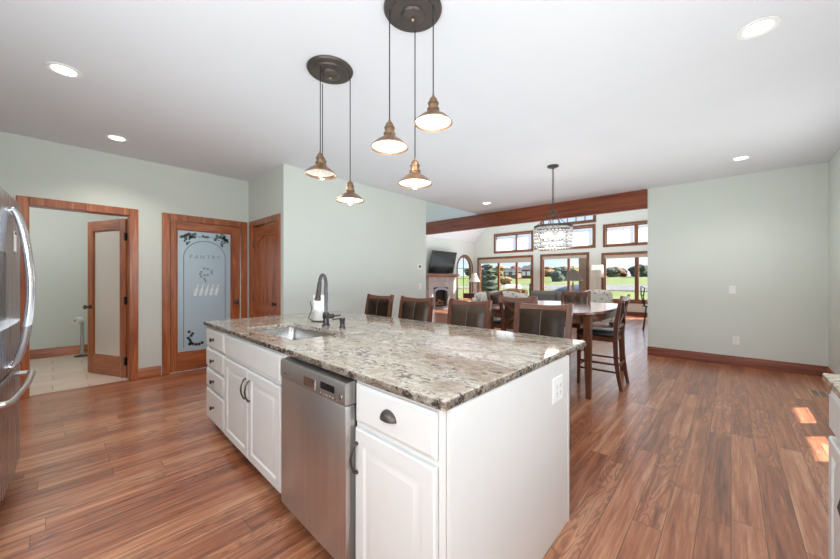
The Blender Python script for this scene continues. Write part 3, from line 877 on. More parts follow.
# sheer curtains in the transoms
for (y0, y1, z0, z1, which) in ((6.30, 6.90, 2.56, 3.2, 'inner half of the transom nearest the fireplace'), (7.02, 7.92, 2.56, 3.2, 'outer half of the transom nearest the fireplace'),
                                (3.88, 4.74, 2.56, 3.2, 'right half of the middle transom'), (4.86, 5.74, 2.56, 3.2, 'left half of the middle transom, behind the chandelier'),
                                (2.51, 3.35, 2.56, 3.16, 'nearer half of the transom farthest from the fireplace'), (1.73, 2.37, 2.56, 3.16, 'outer half of the transom farthest from the fireplace')):
    root = thing('sheer_curtain', 'gathered white sheer curtain in the ' + which, 'curtain', (13.8, y0, z0), 0, 'sheer transom curtains')
    bm = B(); nn = 60; rows = []
    for z in (0, (z1 - z0) * 0.5, z1 - z0 - 0.02):
        rows.append([bm.verts.new((-0.012 + 0.011 * math.sin(i * 1.25 + 0.4 * math.sin(i * .37)), (y1 - y0) * i / nn, z)) for i in range(nn + 1)])
    ring_strip(bm, rows, False); c = obj('voile', bm, 'sheer', root)
    bm = B(); tube(bm, [(-0.012, -0.01, z1 - z0 - 0.015), (-0.012, y1 - y0 + 0.01, z1 - z0 - 0.015)], 0.006, 8); obj('rod', bm, 'white', root)

# ------------------------------------------------------------------ the kitchen island
GX, GY = 0.828, 0.65
EX = Vector((0.0362, 0.9993, 0)); ROT = math.atan2(EX.y, EX.x)       # front faces run along EX, outward is local +y


def front(s): return (GX + EX.x * s, GY + EX.y * s, 0)


def raised_door(root, name, x0, x1, z0, z1, fy=0.02, y0=0.0015):
    bm = B(); w, h = x1 - x0, z1 - z0
    steps = [(0, y0 + fy - 0.005), (0.006, y0 + fy), (0.055, y0 + fy), (0.062, y0 + fy - 0.009), (0.074, y0 + fy - 0.009), (0.095, y0 + fy - 0.001), (0.1, y0 + fy - 0.001)]
    rects(bm, w, h, steps, x0, z0, y0)
    return obj(name, bm, 'cabinet', root, smooth=25)


def slab_front(root, name, x0, x1, z0, z1, fy=0.02, y0=0.0015):
    bm = B(); rects(bm, x1 - x0, z1 - z0, [(0, y0 + fy - 0.008), (0.012, y0 + fy - 0.004), (0.014, y0 + fy), (0.02, y0 + fy)], x0, z0, y0)
    return obj(name, bm, 'cabinet', root, smooth=25)


def bow_pull(parent, x, z, y, h=0.12):
    bm = B(); pts = [(x, y, z - h / 2), (x, y + 0.012, z - h / 2 + 0.002), (x, y + 0.026, z - h / 4), (x, y + 0.031, z), (x, y + 0.026, z + h / 4), (x, y + 0.012, z + h / 2 - 0.002), (x, y, z + h / 2)]
    tube(bm, pts, 0.006, 8, [0.009, 0.006, 0.005, 0.0065, 0.005, 0.006, 0.009])
    o = obj('handle', bm, 'bronze', parent); o['label'] = 'dark bronze bow handle'; return o


def cup_pull(parent, x, z, y, w=0.085):
    bm = B(); seg = 14; rows = []
    for i in range(7):
        t = i / 6 * PI / 2
        rows.append([bm.verts.new((x + math.cos(PI * k / seg) * w / 2 * math.cos(t * 0.96), y + 0.024 * math.sin(t) , z - 0.018 + math.sin(PI * k / seg) * 0.036 * math.cos(t * 0.9))) for k in range(seg + 1)])
    ring_strip(bm, rows, False)
    top = [v for v in rows[-1]]
    bm.faces.new(top)
    bmesh.ops.solidify(bm, geom=bm.faces[:], thickness=-0.003)
    o = obj('handle', bm, 'pewter', parent); o['label'] = 'dark pewter cup pull'; return o


def carcass(root, w, d=0.55, z0=0.105, z1=0.869, toe=0.06, rails=(), lstile=0.03):
    bm = B(); t = 0.018
    box(bm, 0, t, -d, -0.018, z0, z1); box(bm, w - t, w, -d, -0.018, z0, z1); box(bm, t, w - t, -d, -d + t, z0, z1); box(bm, t, w - t, -d + t, -0.018, z0, z0 + t)
    obj('carcass', bm, 'cabinet', root)
    bm = B(); f = 0.03
    box(bm, 0, lstile, -0.018, 0, z0, z1); box(bm, w - f, w, -0.018, 0, z0, z1)
    for ra_, rb_ in rails: box(bm, lstile, w - f, -0.018, 0, ra_, rb_)
    box(bm, lstile, w - f, -0.018, 0, z1 - f, z1); box(bm, lstile, w - f, -0.018, 0, z0, z0 + f)
    obj('face_frame', bm, 'cabinet', root)
    bm = B(); box(bm, 0, w, -d, -toe, 0, z0 - 0.0005); o = obj('toe_kick', bm, 'toe', root); o['label'] = 'dark recessed toe kick'


# (1) drawer over door unit by the near corner
c1 = thing('base_cabinet', 'white island cabinet with one drawer over one door, right of the dishwasher', 'cabinet', front(0.002), ROT, 'island base cabinets')
carcass(c1, 0.476, rails=((0.674, 0.702),))
d = slab_front(c1, 'drawer', 0.03, 0.462, 0.70, 0.852); cup_pull(d, 0.25, 0.785, 0.0215)
d = raised_door(c1, 'door', 0.03, 0.462, 0.115, 0.675); bow_pull(d, 0.445, 0.56, 0.0215, 0.115)
# (2) dishwasher
dw = thing('dishwasher', 'stainless steel dishwasher in the island front', 'dishwasher', front(0.482), ROT)
DWW = 0.624
bm = B(); box(bm, 0.01, DWW - 0.01, -0.54, -0.005, 0.105, 0.855); obj('tub', bm, 'black', dw)
bm = B(); box(bm, 0.004, DWW - 0.004, -0.004, 0.05, 0.095, 0.758, 0.006, seg=2); obj('door', bm, 'steel', dw)
bm = B(); prism(bm, [(0.0, 0.762), (0.052, 0.762), (0.052, 0.838), (0.046, 0.85), (0.0, 0.856)], 0.004, DWW - 0.004, Matrix(((0, 0, 1, 0), (1, 0, 0, 0), (0, 1, 0, 0), (0, 0, 0, 1))))
cp = obj('control_panel', bm, 'steel', dw)
bm = B(); box(bm, 0.085, 0.20, 0.0515, 0.0535, 0.792, 0.822, 0.002); o = obj('display', bm, 'black', cp); o['label'] = 'small black display window'
bm = B(); box(bm, 0.245, 0.355, 0.0515, 0.0545, 0.772, 0.818, 0.002); o = obj('latch_plate', bm, 'steel_light', cp); o['label'] = 'bright latch plate'
bm = B()
for i in range(6): box(bm, 0.07 + i * 0.026, 0.084 + i * 0.026, 0.0515, 0.0532, 0.768, 0.776, 0.001)
obj('button', bm, 'steel_light', cp)
bm = B(); lathe(bm, [(0, 0), (0.011, 0), (0.011, 0.003), (0, 0.004)], 16, (0, 0, 0), Matrix.Translation((0.04, 0.0515, 0.79)) @ Matrix.Rotation(-PI / 2, 4, 'X')); obj('button', bm, 'steel_light', cp)
bm = B(); lathe(bm, [(0, 0), (0.006, 0), (0.006, 0.001), (0, 0.001)], 12, (0, 0, 0), Matrix.Translation((0.575, 0.0515, 0.785)) @ Matrix.Rotation(-PI / 2, 4, 'X')); box(bm, 0.545, 0.565, 0.0515, 0.0525, 0.781, 0.789)
o = obj('logo', bm, 'socket', cp); o['label'] = 'tiny round maker mark'
bm = B(); box(bm, 0.0, DWW, -0.54, -0.06, 0, 0.0995); o = obj('toe_kick', bm, 'toe', dw); o['label'] = 'black toe kick'
# (3) sink cabinet
c3 = thing('sink_cabinet', 'white island sink cabinet with blank top panel over two doors', 'cabinet', front(1.108), ROT, 'island base cabinets')
carcass(c3, 1.094, rails=((0.673, 0.694),), lstile=0.1)
slab_front(c3, 'false_front', 0.078, 1.082, 0.695, 0.852)
d = raised_door(c3, 'door', 0.078, 0.576, 0.085, 0.672); bow_pull(d, 0.542, 0.545, 0.0215, 0.13)
d = raised_door(c3, 'door', 0.584, 1.082, 0.085, 0.672); bow_pull(d, 0.618, 0.545, 0.0215, 0.13)
# (4) four-drawer unit
c4 = thing('drawer_cabinet', 'white four-drawer island cabinet at the far end by the pantry', 'cabinet', front(2.206), ROT, 'island base cabinets')
carcass(c4, 0.524, rails=((0.68, 0.705), (0.505, 0.53), (0.335, 0.36)))
for z0, z1, zk in ((0.70, 0.852, 0.775), (0.525, 0.685, 0.60), (0.355, 0.51, 0.43), (0.085, 0.34, 0.215)):
    d = slab_front(c4, 'drawer', 0.015, 0.512, z0, z1)
    bm = B(); lathe(bm, [(0.012, 0), (0.008, 0.004), (0.007, 0.014), (0.017, 0.02), (0.018, 0.026), (0.0, 0.031)], 16, (0, 0, 0), Matrix.Translation((0.28, 0.0215, zk)) @ Matrix.Rotation(-PI / 2, 4, 'X'), cap0=True)
    o = obj('knob', bm, 'bronze', d); o['label'] = 'dark bronze round knob'

# end and back panels of the island (slightly out of square plan)
ip = thing('island_surround', 'white panelling wrapping the end and seating side of the island', 'panel', (GX, GY, 0), 0)
SH = lambda x, y: (x + 0.0362 * y, y)
LEN = 2.735
bm = B()


def sheared_box(bm, x0, x1, y0, y1, z0, z1):
    for v in box(bm, x0, x1, y0, y1, z0, z1): v.co.x += 0.0362 * v.co.y


sheared_box(bm, -0.002, 1.0, -0.018, -0.002, 0, 0.8695); obj('end_panel', bm, 'cabinet', ip)
bm = B(); sheared_box(bm, 1.0005, 1.02, -0.022, 0.05, 0, 0.8695); obj('corner_batten', bm, 'cabinet', ip)
bm = B(); sheared_box(bm, 1.0, 1.018, 0.051, LEN, 0, 0.8695); obj('back_panel', bm, 'cabinet', ip)
bm = B(); sheared_box(bm, 0.0, 1.0, LEN + .002, LEN + 0.02, 0.105, 0.8695); sheared_box(bm, 0.065, 1.0, LEN + .002, LEN + 0.02, 0, 0.1049); obj('end_panel', bm, 'cabinet', ip)

# countertop with sink cut-out
CT0, CT1 = 0.8705, 0.902
SX0, SX1, SY0, SY1 = 0.995, 1.38, 1.95, 2.72   # sink opening (world)
ct = thing('island_countertop', 'beige and brown speckled granite countertop on the island', 'countertop', (0.80, 0.638, 0), 0)
bm = B()


def rounded(poly, rads, seg=5):
    out = []; n = len(poly)
    for i, p in enumerate(poly):
        p = Vector(p); a = (Vector(poly[i - 1]) - p).normalized(); b = (Vector(poly[(i + 1) % n]) - p).normalized(); r = rads[i]
        for k in range(seg + 1):
            t = k / seg; q0 = p + a * r; q1 = p + b * r
            out.append((q0 * (1 - t) ** 2 + p * 2 * t * (1 - t) + q1 * t ** 2))
    return out


outer = rounded([(0, 0), (1.37, 0.0), (1.472, 2.80), (0.101, 2.79)], [0.012, 0.02, 0.14, 0.02])
lx, ly = -0.80, -0.638
inner = rounded([(SX0 + lx, SY0 + ly), (SX1 + lx, SY0 + ly), (SX1 + lx, SY1 + ly), (SX0 + lx, SY1 + ly)], [0.03] * 4)
loops = {}
for key, pl in (('o', outer), ('i', inner)):
    for z, ins in ((CT0, 0), (CT1 - 0.006, 0), (CT1, 0.005)):
        ctr = Vector((0.73, 1.4)) if key == 'o' else Vector(((SX0 + SX1) / 2 + lx, (SY0 + SY1) / 2 + ly))
        ring = []
        for q in pl:
            dvec = (ctr - q).normalized() * (ins if key == 'o' else -ins)
            ring.append(bm.verts.new((q.x + dvec.x, q.y + dvec.y, z)))
        loops[key, z] = ring
zz = [CT0, CT1 - 0.006, CT1]
for key in 'oi': ring_strip(bm, [loops[key, z] for z in zz])
for z in (CT0, CT1):
    ed = []
    for key in 'oi':
        r_ = loops[key, z]
        for i in range(len(r_)):
            e_ = bm.edges.get((r_[i], r_[(i + 1) % len(r_)]))
            ed.append(e_)
    bmesh.ops.triangle_fill(bm, edges=ed, use_beauty=True)
obj('slab', bm, 'granite', ct, smooth=20)


def rough_edge(p0, p1, nrm):
    bm = B(); p0 = Vector((*p0, 0)); p1 = Vector((*p1, 0)); n = Vector((*nrm, 0)); cols = max(40, int((p1 - p0).length / 0.006)); rows = []
    for j in range(7):
        v = j / 6; z = CT0 + 0.001 + (CT1 - CT0 - 0.004) * v; row = []
        for i in range(cols + 1):
            q = p0.lerp(p1, i / cols); w = math.sin(PI * v) ** 0.6
            d_ = 0.0012 + w * (0.003 + 0.0035 * noise.noise(Vector((q.x * 60 + 3, q.y * 60, z * 90))) + 0.002 * noise.noise(Vector((q.x * 170, q.y * 170, z * 200))))
            row.append(bm.verts.new((q.x + n.x * d_, q.y + n.y * d_, z)))
        rows.append(row)
    ring_strip(bm, rows, False)
    bmesh.ops.solidify(bm, geom=bm.faces[:], thickness=0.001)
    o = obj('chiseled_edge', bm, 'granite_edge', ct, smooth=12); o['label'] = 'rough chiselled darker stone edge'


rough_edge((0.012, 0), (1.35, 0.0), (0, -1)); rough_edge((0.1, 2.77), (0.0005, 0.012), (-1, 0.036))

# undermount sink
sk = thing('sink', 'undermount stainless steel sink bowl in the island granite', 'sink', ((SX0 + SX1) / 2, (SY0 + SY1) / 2, 0.69), 0)
bm = B(); hw, hl = (SX1 - SX0) / 2, (SY1 - SY0) / 2
lev = [(0.022, 0.1795), (0.004, 0.1795), (0.0, 0.172), (-0.008, 0.02), (-0.035, 0.0), (-0.09, -0.004)]
rings = []
for off, z in lev:
    a, b_ = hw + off, hl + off
    rings.append([bm.verts.new((q.x, q.y, z)) for q in rounded([(-a, -b_), (a, -b_), (a, b_), (-a, b_)], [0.05 if off < 0.02 else 0.06] * 4)])
ring_strip(bm, rings, True, False, True)
obj('bowl', bm, 'sink_steel', sk, smooth=50)
bm = B(); lathe(bm, [(0.042, -0.003), (0.04, 0.0), (0.032, 0.0), (0.03, -0.002), (0.0, -0.002)], 24); o = obj('drain', bm, 'steel_light', sk); o['label'] = 'round polished drain'

# faucet
TOP = CT1
fc = thing('faucet', 'tall gunmetal gooseneck faucet behind the sink', 'faucet', (1.465, 2.36, TOP), PI + 0.72)
bm = B(); lathe(bm, [(0.0, 0), (0.032, 0), (0.032, 0.012), (0.024, 0.02), (0.022, 0.06), (0.026, 0.066), (0.026, 0.10), (0.02, 0.108), (0.0, 0.11)], 20); obj('body', bm, 'dark_steel', fc)
bm = B(); pts = [(0, 0, 0.10), (0, 0, 0.27)] + [(0.078 - 0.078 * math.cos(t), 0, 0.325 + 0.078 * math.sin(t)) for t in [k * PI / 10 * 0.93 for k in range(11)]]
tube(bm, pts, 0.0135, 14); obj('spout', bm, 'dark_steel', fc)
bm = B(); px, _, pz = pts[-1]; dirv = (Vector(pts[-1]) - Vector(pts[-2])).normalized()
tube(bm, [Vector(pts[-1]) - dirv * 0.004, Vector(pts[-1]) + dirv * 0.012, Vector(pts[-1]) + dirv * 0.03, Vector(pts[-1]) + dirv * 0.10, Vector(pts[-1]) + dirv * 0.13, Vector(pts[-1]) + dirv * 0.136], 0.016, 14, [0.0145, 0.0165, 0.0165, 0.019, 0.0235, 0.02])
o = obj('spray_head', bm, 'bronze', fc); o['label'] = 'dark ribbed pull-down spray head'
bm = B(); tube(bm, [(0, 0.02, 0.075), (0, 0.045, 0.078)], 0.017, 12); sphere(bm, (0, 0.052, 0.079), 0.021, 12); tube(bm, [(0, 0.055, 0.08), (-0.01, 0.10, 0.082), (-0.012, 0.115, 0.088)], 0.006, 8)
o = obj('handle', bm, 'bronze', fc); o['label'] = 'side lever handle'
sd = thing('soap_dispenser', 'small gunmetal soap dispenser beside the faucet', 'soap dispenser', (1.485, 2.165, TOP), PI - 0.8)
bm = B(); lathe(bm, [(0, 0), (0.024, 0), (0.024, 0.01), (0.018, 0.015), (0.018, 0.055), (0.021, 0.06), (0.021, 0.078), (0, 0.08)], 18); obj('body', bm, 'dark_steel', sd)
bm = B(); tube(bm, [(0, 0, 0.068), (0.03, 0, 0.07), (0.075, 0, 0.064)], 0.006, 10); obj('spout', bm, 'dark_steel', sd)
# paper towel
th = thing('paper_towel_holder', 'dark wire paper towel stand behind the faucet', 'paper towel holder', (1.60, 2.67, TOP), 0.9)
bm = B(); lathe(bm, [(0, 0), (0.075, 0), (0.075, 0.006), (0.07, 0.01), (0, 0.01)], 28); obj('base', bm, 'bronze', th)
bm = B(); tube(bm, [(0, 0, 0.008), (0, 0, 0.315)], 0.006, 10); obj('rod', bm, 'ceramic', th)
bm = B(); pts = [(0, 0.071, 0.008), (0, 0.10, 0.03), (0, 0.078, 0.08), (0, 0.072, 0.12), (0, 0.085, 0.16), (0, 0.078, 0.175)]
tube(bm, pts, 0.0045, 8); o = obj('tension_arm', bm, 'bronze', th); o['label'] = 'curved wire tension arm'
pt = thing('paper_towel_roll', 'white paper towel roll on the stand behind the faucet', 'paper towels', (1.60, 2.67, TOP + 0.0105), 0)
bm = B(); lathe(bm, [(0.02, 0.0), (0.056, 0.0), (0.058, 0.004), (0.058, 0.216), (0.056, 0.22), (0.02, 0.22), (0.02, 0.0)], 28); obj('paper', bm, 'paper', pt)
bm = B(); lathe(bm, [(0.0195, 0.001), (0.0195, 0.219), (0.0175, 0.219), (0.0175, 0.001), (0.0195, 0.001)], 20); obj('core', bm, 'ceramic', pt)


def plate(name, label, cat, loc, rz, kind, w=0.075, h=0.118, group=None):
    t = thing(name, label, cat, loc, rz, group)
    bm = B(); rects(bm, w, h, [(0, 0.004), (0.003, 0.006), (0.006, 0.006)], -w / 2, -h / 2, 0.0005); obj('cover_plate', bm, 'white', t)
    n = max(1, round(w / 0.075)); 
    for i in range(n):
        xc = (i - (n - 1) / 2) * 0.046
        if kind == 'switch':
            bm = B(); box(bm, xc - 0.016, xc + 0.016, 0.0062, 0.0095, -0.033, 0.033, 0.0015); obj('rocker', bm, 'white', t)
        else:
            bm = B(); box(bm, xc - 0.017, xc + 0.017, 0.0062, 0.008, -0.034, 0.034, 0.001); r = obj('receptacle', bm, 'white', t)
            bm = B()
            for zc in (-0.018, 0.018):
                for dx in (-0.006, 0.006): box(bm, xc + dx - 0.001, xc + dx + 0.001, 0.0082, 0.0086, zc - 0.005, zc + 0.005)
                box(bm, xc - 0.002, xc + 0.002, 0.0082, 0.0086, zc - 0.013, zc - 0.009)
            o = obj('slot', bm, 'socket', r); o['label'] = 'dark socket slots'
    return t


plate('wall_outlet', 'white double outlet plate on the island end panel', 'outlet', (1.69, GY - 0.018, 0.73), PI, 'outlet', 0.125, 0.12)
plate('light_switch', 'white switch plate at middle height on the right sage wall', 'light switch', (6.82, -0.015, 1.12), PI / 2, 'switch')
plate('wall_outlet', 'white outlet plate low on the right sage wall', 'outlet', (6.82, -0.055, 0.37), PI / 2, 'outlet')
plate('light_switch', 'white switch plate below the thermostat on the broad sage wall', 'light switch', (4.742, 4.36, 1.14), PI, 'switch')
ts = thing('thermostat', 'small white thermostat near the end of the broad sage wall', 'thermostat', (4.70, 4.36, 1.51), PI)
bm = B(); rects(bm, 0.13, 0.105, [(0, 0.018), (0.006, 0.024), (0.012, 0.024)], -0.065, -0.052, 0.0005); obj('housing', bm, 'white', ts)
bm = B(); box(bm, -0.04, 0.015, 0.0242, 0.025, -0.02, 0.03, 0.0005); o = obj('display', bm, 'socket', ts); o['label'] = 'grey display'

# ------------------------------------------------------------------ counter-height chairs


def make_chair():
    r = thing('bar_stool', 'x', 'stool')
    w = 0.222
    bm = B(); box(bm, -0.215, 0.215, -0.20, 0.215, 0.60, 0.655, 0.02, seg=3); obj('seat', bm, 'seat_leather', r)
    bm = B()
    box(bm, -0.20, 0.20, 0.175, 0.20, 0.545, 0.599); box(bm, -0.20, 0.20, -0.2, -0.18, 0.545, 0.599)
    box(bm, -0.205, -0.182, -0.18, 0.175, 0.545, 0.599); box(bm, 0.182, 0.205, -0.18, 0.175, 0.545, 0.599); obj('seat_frame', bm, 'chair_wood_x', r)
    for s in (-1, 1):
        bm = B(); sweep_rect(bm, [(s * 0.19, 0.192, 0), (s * 0.19, 0.19, 0.3), (s * 0.19, 0.188, 0.598)], 0.04, 0.04, ws=[0.03, 0.036, 0.042], ds=[0.03, 0.036, 0.042]); obj('leg', bm, 'chair_wood', r)
        pts = [(s * 0.2, -0.265, 0), (s * 0.2, -0.238, 0.15), (s * 0.2, -0.212, 0.35), (s * 0.2, -0.205, 0.6), (s * 0.203, -0.222, 0.8), (s * 0.207, -0.252, 0.98), (s * 0.21, -0.278, 1.085)]
        bm = B(); sweep_rect(bm, pts, 0.036, 0.04, ws=[0.03, 0.034, 0.036, 0.038, 0.037, 0.036, 0.034], ds=[0.032, 0.038, 0.042, 0.045, 0.04, 0.034, 0.028]); obj('leg', bm, 'chair_wood', r)
    bm = B()
    for z, ya in ((1.035, -0.268),):
        ring0 = []
        for i in range(9):
            x = -0.19 + 0.38 * i / 8; dip = 0.012 * math.cos(x / 0.19 * PI / 2); back = -0.012 * math.cos(x / 0.19 * PI / 2)
            zt = 1.078 - dip; y = ya + back
            ring0.append([bm.verts.new(q) for q in ((x, y - 0.012, zt - 0.046), (x, y + 0.012, zt - 0.049), (x, y + 0.006 - 0.014, zt), (x, y - 0.018 - 0.010, zt))])
        ring_strip(bm, ring0, True, True, True)
    obj('top_rail', bm, 'chair_wood_x', r)
    bm = B(); bar(bm, (-0.19, -0.213, 0.725), (0.19, -0.213, 0.725), 0.022, 0.045, up=(0, 0, 1)); obj('lower_rail', bm, 'chair_wood_x', r)
    # leather pad on the front of the back
    bm = B(); rows = []
    for j in range(9):
        v = j / 8; z = 0.735 + 0.298 * v; yb = -0.20 - 0.055 * v
        row = []
        for i in range(11):
            u = i / 10; x = -0.178 + 0.356 * u
            puff = 0.028 * (1 - abs(2 * u - 1) ** 6) * (1 - abs(2 * v - 1) ** 6) - 0.01 * math.exp(-((u - 0.5) / 0.03) ** 2)
            row.append(bm.verts.new((x, yb + puff, z)))
        rows.append(row)
    ring_strip(bm, rows, False)
    bmesh.ops.solidify(bm, geom=bm.faces[:], thickness=0.02)
    pad = obj('back_pad', bm, 'leather', r, smooth=60)
    bm = B(); tube(bm, [(0.0, -0.2 - 0.055 * v + (0.0195 if 0.1 < v < 0.9 else 0.004), 0.735 + 0.298 * v) for v in (0.02, 0.12, 0.3, 0.6, 0.88, 0.98)], 0.003, 6); o = obj('seam', bm, 'stitch', pad); o['label'] = 'pale centre seam'
    bm = B(); bar(bm, (-0.185, -0.234, 0.74), (0.185, -0.283, 1.02), 0.03, 0.014, up=(0, 1, 0)); bar(bm, (0.185, -0.236, 0.74), (-0.185, -0.285, 1.02), 0.03, 0.014, up=(0, 1, 0)); obj('cross_brace', bm, 'chair_wood_x', r)
    bm = B()
    for y0, y1, z in ((0.19, 0.19, 0.24),): bar(bm, (-0.175, y0, z), (0.175, y1, z), 0.022, 0.03)
    bar(bm, (-0.185, -0.222, 0.27), (0.185, -0.222, 0.27), 0.02, 0.025)
    for s in (-1, 1):
        for z in (0.2, 0.29): bar(bm, (s * 0.192, 0.178, z), (s * 0.197, -0.21 if z > .25 else -0.218, z), 0.018, 0.022, up=(0, 0, 1))
    obj('stretcher', bm, 'chair_wood_x', r)
    return r


stool0 = make_chair(); used = [False]


def place_chair(name, label, cat, x, y, rz, group):
    if used[0]: c = copy_tree(stool0)
    else: c = stool0; used[0] = True
    c.name = name; c.location = (x, y, 0); c.rotation_euler = (0, 0, rz); tag(c, label, cat, group)
    return c


STOOLS = [(2.36, 1.09, 0.03, 'brown leather bar stool at the island corner nearest the dining table'),
          (2.335, 1.775, 0.0, 'brown leather bar stool at the island, second from the dining table'),
          (2.385, 2.475, 0.05, 'brown leather bar stool at the island, third from the dining table'),
          (2.47, 3.18, 0.04, 'brown leather bar stool at the island end nearest the sink')]
for x, y, a, lb in STOOLS: place_chair('bar_stool', lb, 'bar stool', x, y, PI / 2 + a, 'bar stools along the island')
place_chair('dining_chair', 'dining chair showing its crossed back braces, between island and table', 'dining chair', 3.815, 1.78, -PI / 2 + 0.04, 'chairs around the dining table')
place_chair('dining_chair', 'dining chair at the far end of the table facing the kitchen', 'dining chair', 5.50, 1.86, PI / 2, 'chairs around the dining table')
place_chair('dining_chair', 'dining chair seen side-on at the open right side of the table', 'dining chair', 4.57, 1.19, 0.03, 'chairs around the dining table')
place_chair('dining_chair', 'dining chair on the side of the table facing the fireplace', 'dining chair', 4.72, 2.47, PI, 'chairs around the dining table')

# dining table
tb = thing('dining_table', 'counter-height dark cherry dining table with bowed sides under the chandelier', 'table', (4.62, 1.76, 0), 0)
bm = B(); poly = []
HX, HY = 0.985, 0.73
n = 60
for i in range(n):
    t = 2 * PI * i / n; c_, s_ = math.cos(t), math.sin(t); q = 4.2
    poly.append((HX * math.copysign(abs(c_) ** (2 / q), c_), HY * math.copysign(abs(s_) ** (2 / q), s_)))
rings = []
for k_, z in ((0.985, 0.885), (1.0, 0.895), (1.0, 0.912), (0.992, 0.92)):
    rings.append([bm.verts.new((x * k_, y * k_, z)) for x, y in poly])
ring_strip(bm, rings, True, True, True); obj('tabletop', bm, 'table_top', tb)
bm = B()
rings = [[bm.verts.new((x * k_, y * k_, z)) for x, y in poly] for k_, z in ((0.93, 0.8), (0.93, 0.8845), (0.90, 0.8845), (0.90, 0.8))]
rings.append(rings[0]); ring_strip(bm, rings, True); obj('apron', bm, 'chair_wood_x', tb)
for sx in (-1, 1):
    for sy in (-1, 1):
        bm = B(); sweep_rect(bm, [(sx * 0.755, sy * 0.645, 0), (sx * 0.75, sy * 0.635, 0.6), (sx * 0.75, sy * 0.635, 0.884)], 0.07, 0.07, ws=[0.045, 0.068, 0.075], ds=[0.045, 0.068, 0.075]); obj('leg', bm, 'chair_wood', tb)

# ------------------------------------------------------------------ pendants


def canopy(label, x, y):
    t = thing('pendant_canopy', label, 'ceiling canopy', (x, y, CE), 0, 'round bronze pendant canopies')
    bm = B(); lathe(bm, [(0.0, -0.0005), (0.162, -0.0005), (0.165, -0.006), (0.158, -0.018), (0.132, -0.024), (0.126, -0.024), (0.12, -0.034), (0.068, -0.036), (0.064, -0.046), (0.055, -0.052), (0.0, -0.054)], 40); obj('plate', bm, 'bronze', t)
    bm = B(); lathe(bm, [(0.0, -0.052), (0.009, -0.054), (0.011, -0.062), (0.006, -0.07), (0, -0.072)], 12); obj('finial', bm, 'copper', t)
    return t


def pendant(label, x, y, z, lit=True):
    """z = rim height"""
    t = thing('pendant_light', label, 'pendant light', (x, y, z), 0, 'copper pendant lights above the island')
    bm = B(); top = CE - 0.037 - z
    prof = [(0.104, 0.0), (0.105, 0.004), (0.098, 0.012), (0.075, 0.034), (0.048, 0.052), (0.034, 0.06), (0.03, 0.07), (0.034, 0.074), (0.034, 0.08), (0.026, 0.084)]
    lathe(bm, prof + [(0.024, 0.082), (0.03, 0.072), (0.028, 0.068), (0.03, 0.058), (0.046, 0.05), (0.073, 0.032), (0.096, 0.01), (0.104, 0.0)], 36); sh = obj('shade', bm, 'copper', t)
    bm = B(); lathe(bm, [(0.0945, 0.0095), (0.0725, 0.0305), (0.0455, 0.0485), (0.0295, 0.0565), (0.0, 0.0565)], 36); o = obj('shade_lining', bm, 'shade_in', sh); o['label'] = 'white enamel inside of the shade'
    bm = B(); lathe(bm, [(0.027, 0.083), (0.026, 0.105), (0.03, 0.107), (0.03, 0.113), (0.024, 0.116), (0.022, 0.13), (0.014, 0.142), (0.007, 0.148), (0.007, 0.158), (0, 0.158)], 20); obj('socket_cap', bm, 'copper', t)
    bm = B(); tube(bm, [(0, 0, 0.156), (0, 0, top)], 0.0033, 8); obj('cord', bm, 'black', t)
    bm = B(); lathe(bm, [(0.0, -0.028), (0.012, -0.024), (0.019, -0.008), (0.02, 0.006), (0.013, 0.03), (0.012, 0.052), (0, 0.054)], 16); obj('bulb', bm, 'bulb' if lit else 'lamp_white', t)
    if lit:
        l = bpy.data.lights.new('pendant_glow', 'POINT'); l.energy = 1.6; l.shadow_soft_size = 0.03; l.color = (1, 0.9, 0.76)
        lo = bpy.data.objects.new('pendant_glow', l); COL.objects.link(lo); lo.parent = t; lo.location = (0, 0, -0.05)
    return t


canopy('round bronze pendant canopy nearer the camera, cut by the photo top', 1.38, 1.325)
canopy('round bronze pendant canopy farther along, above the faucet', 1.37, 2.15)
pendant('lit copper pendant on the nearer canopy hanging at its left', 1.262, 1.390, 1.997)
pendant('lit copper pendant hanging lowest from the nearer canopy', 1.474, 1.397, 1.842)
pendant('lit copper pendant hanging highest, right side of the nearer canopy', 1.403, 1.193, 2.118)
pendant('copper pendant of the farther canopy with a dull unlit shade', 1.265, 2.110, 2.005, False)
pendant('lit copper pendant hanging lowest from the farther canopy', 1.490, 2.073, 1.85)
pendant('lit copper pendant half hidden behind the unlit one', 1.395, 2.295, 2.06)

# ------------------------------------------------------------------ chandelier
CHX, CHY = 4.567, 1.766
ch = thing('chandelier', 'drum chandelier of clear crystal discs above the dining table', 'chandelier', (CHX, CHY, 0), 0)
bm = B(); lathe(bm, [(0, CE - 0.0005), (0.075, CE - 0.0005), (0.075, CE - 0.012), (0.05, CE - 0.026), (0.012, CE - 0.03), (0.008, CE - 0.05), (0, CE - 0.05)], 28); obj('canopy', bm, 'bronze', ch)
bm = B(); zt, zb = CE - 0.045, 2.19; nl = 22; ll = (zt - zb) / nl
for i in range(nl):
    zc = zt - (i + 0.5) * ll; a = 0 if i % 2 else PI / 2; h = ll * 0.72; w_ = 0.012
    tube(bm, [(math.cos(a) * w_ * math.cos(t), math.sin(a) * w_ * math.cos(t), zc + h * math.sin(t)) for t in [2 * PI * k / 12 for k in range(12)]], 0.0032, 6, closed=True)
obj('chain', bm, 'bronze', ch)
bm = B(); tube(bm, [(0.045 * math.cos(t), 0.045 * math.sin(t), 2.185) for t in [2 * PI * k / 20 for k in range(20)]], 0.005, 8, closed=True)
lathe(bm, [(0, 2.2), (0.014, 2.195), (0.014, 2.15), (0.006, 2.14), (0.006, 1.78), (0, 1.775)], 12); obj('stem', bm, 'bronze', ch)
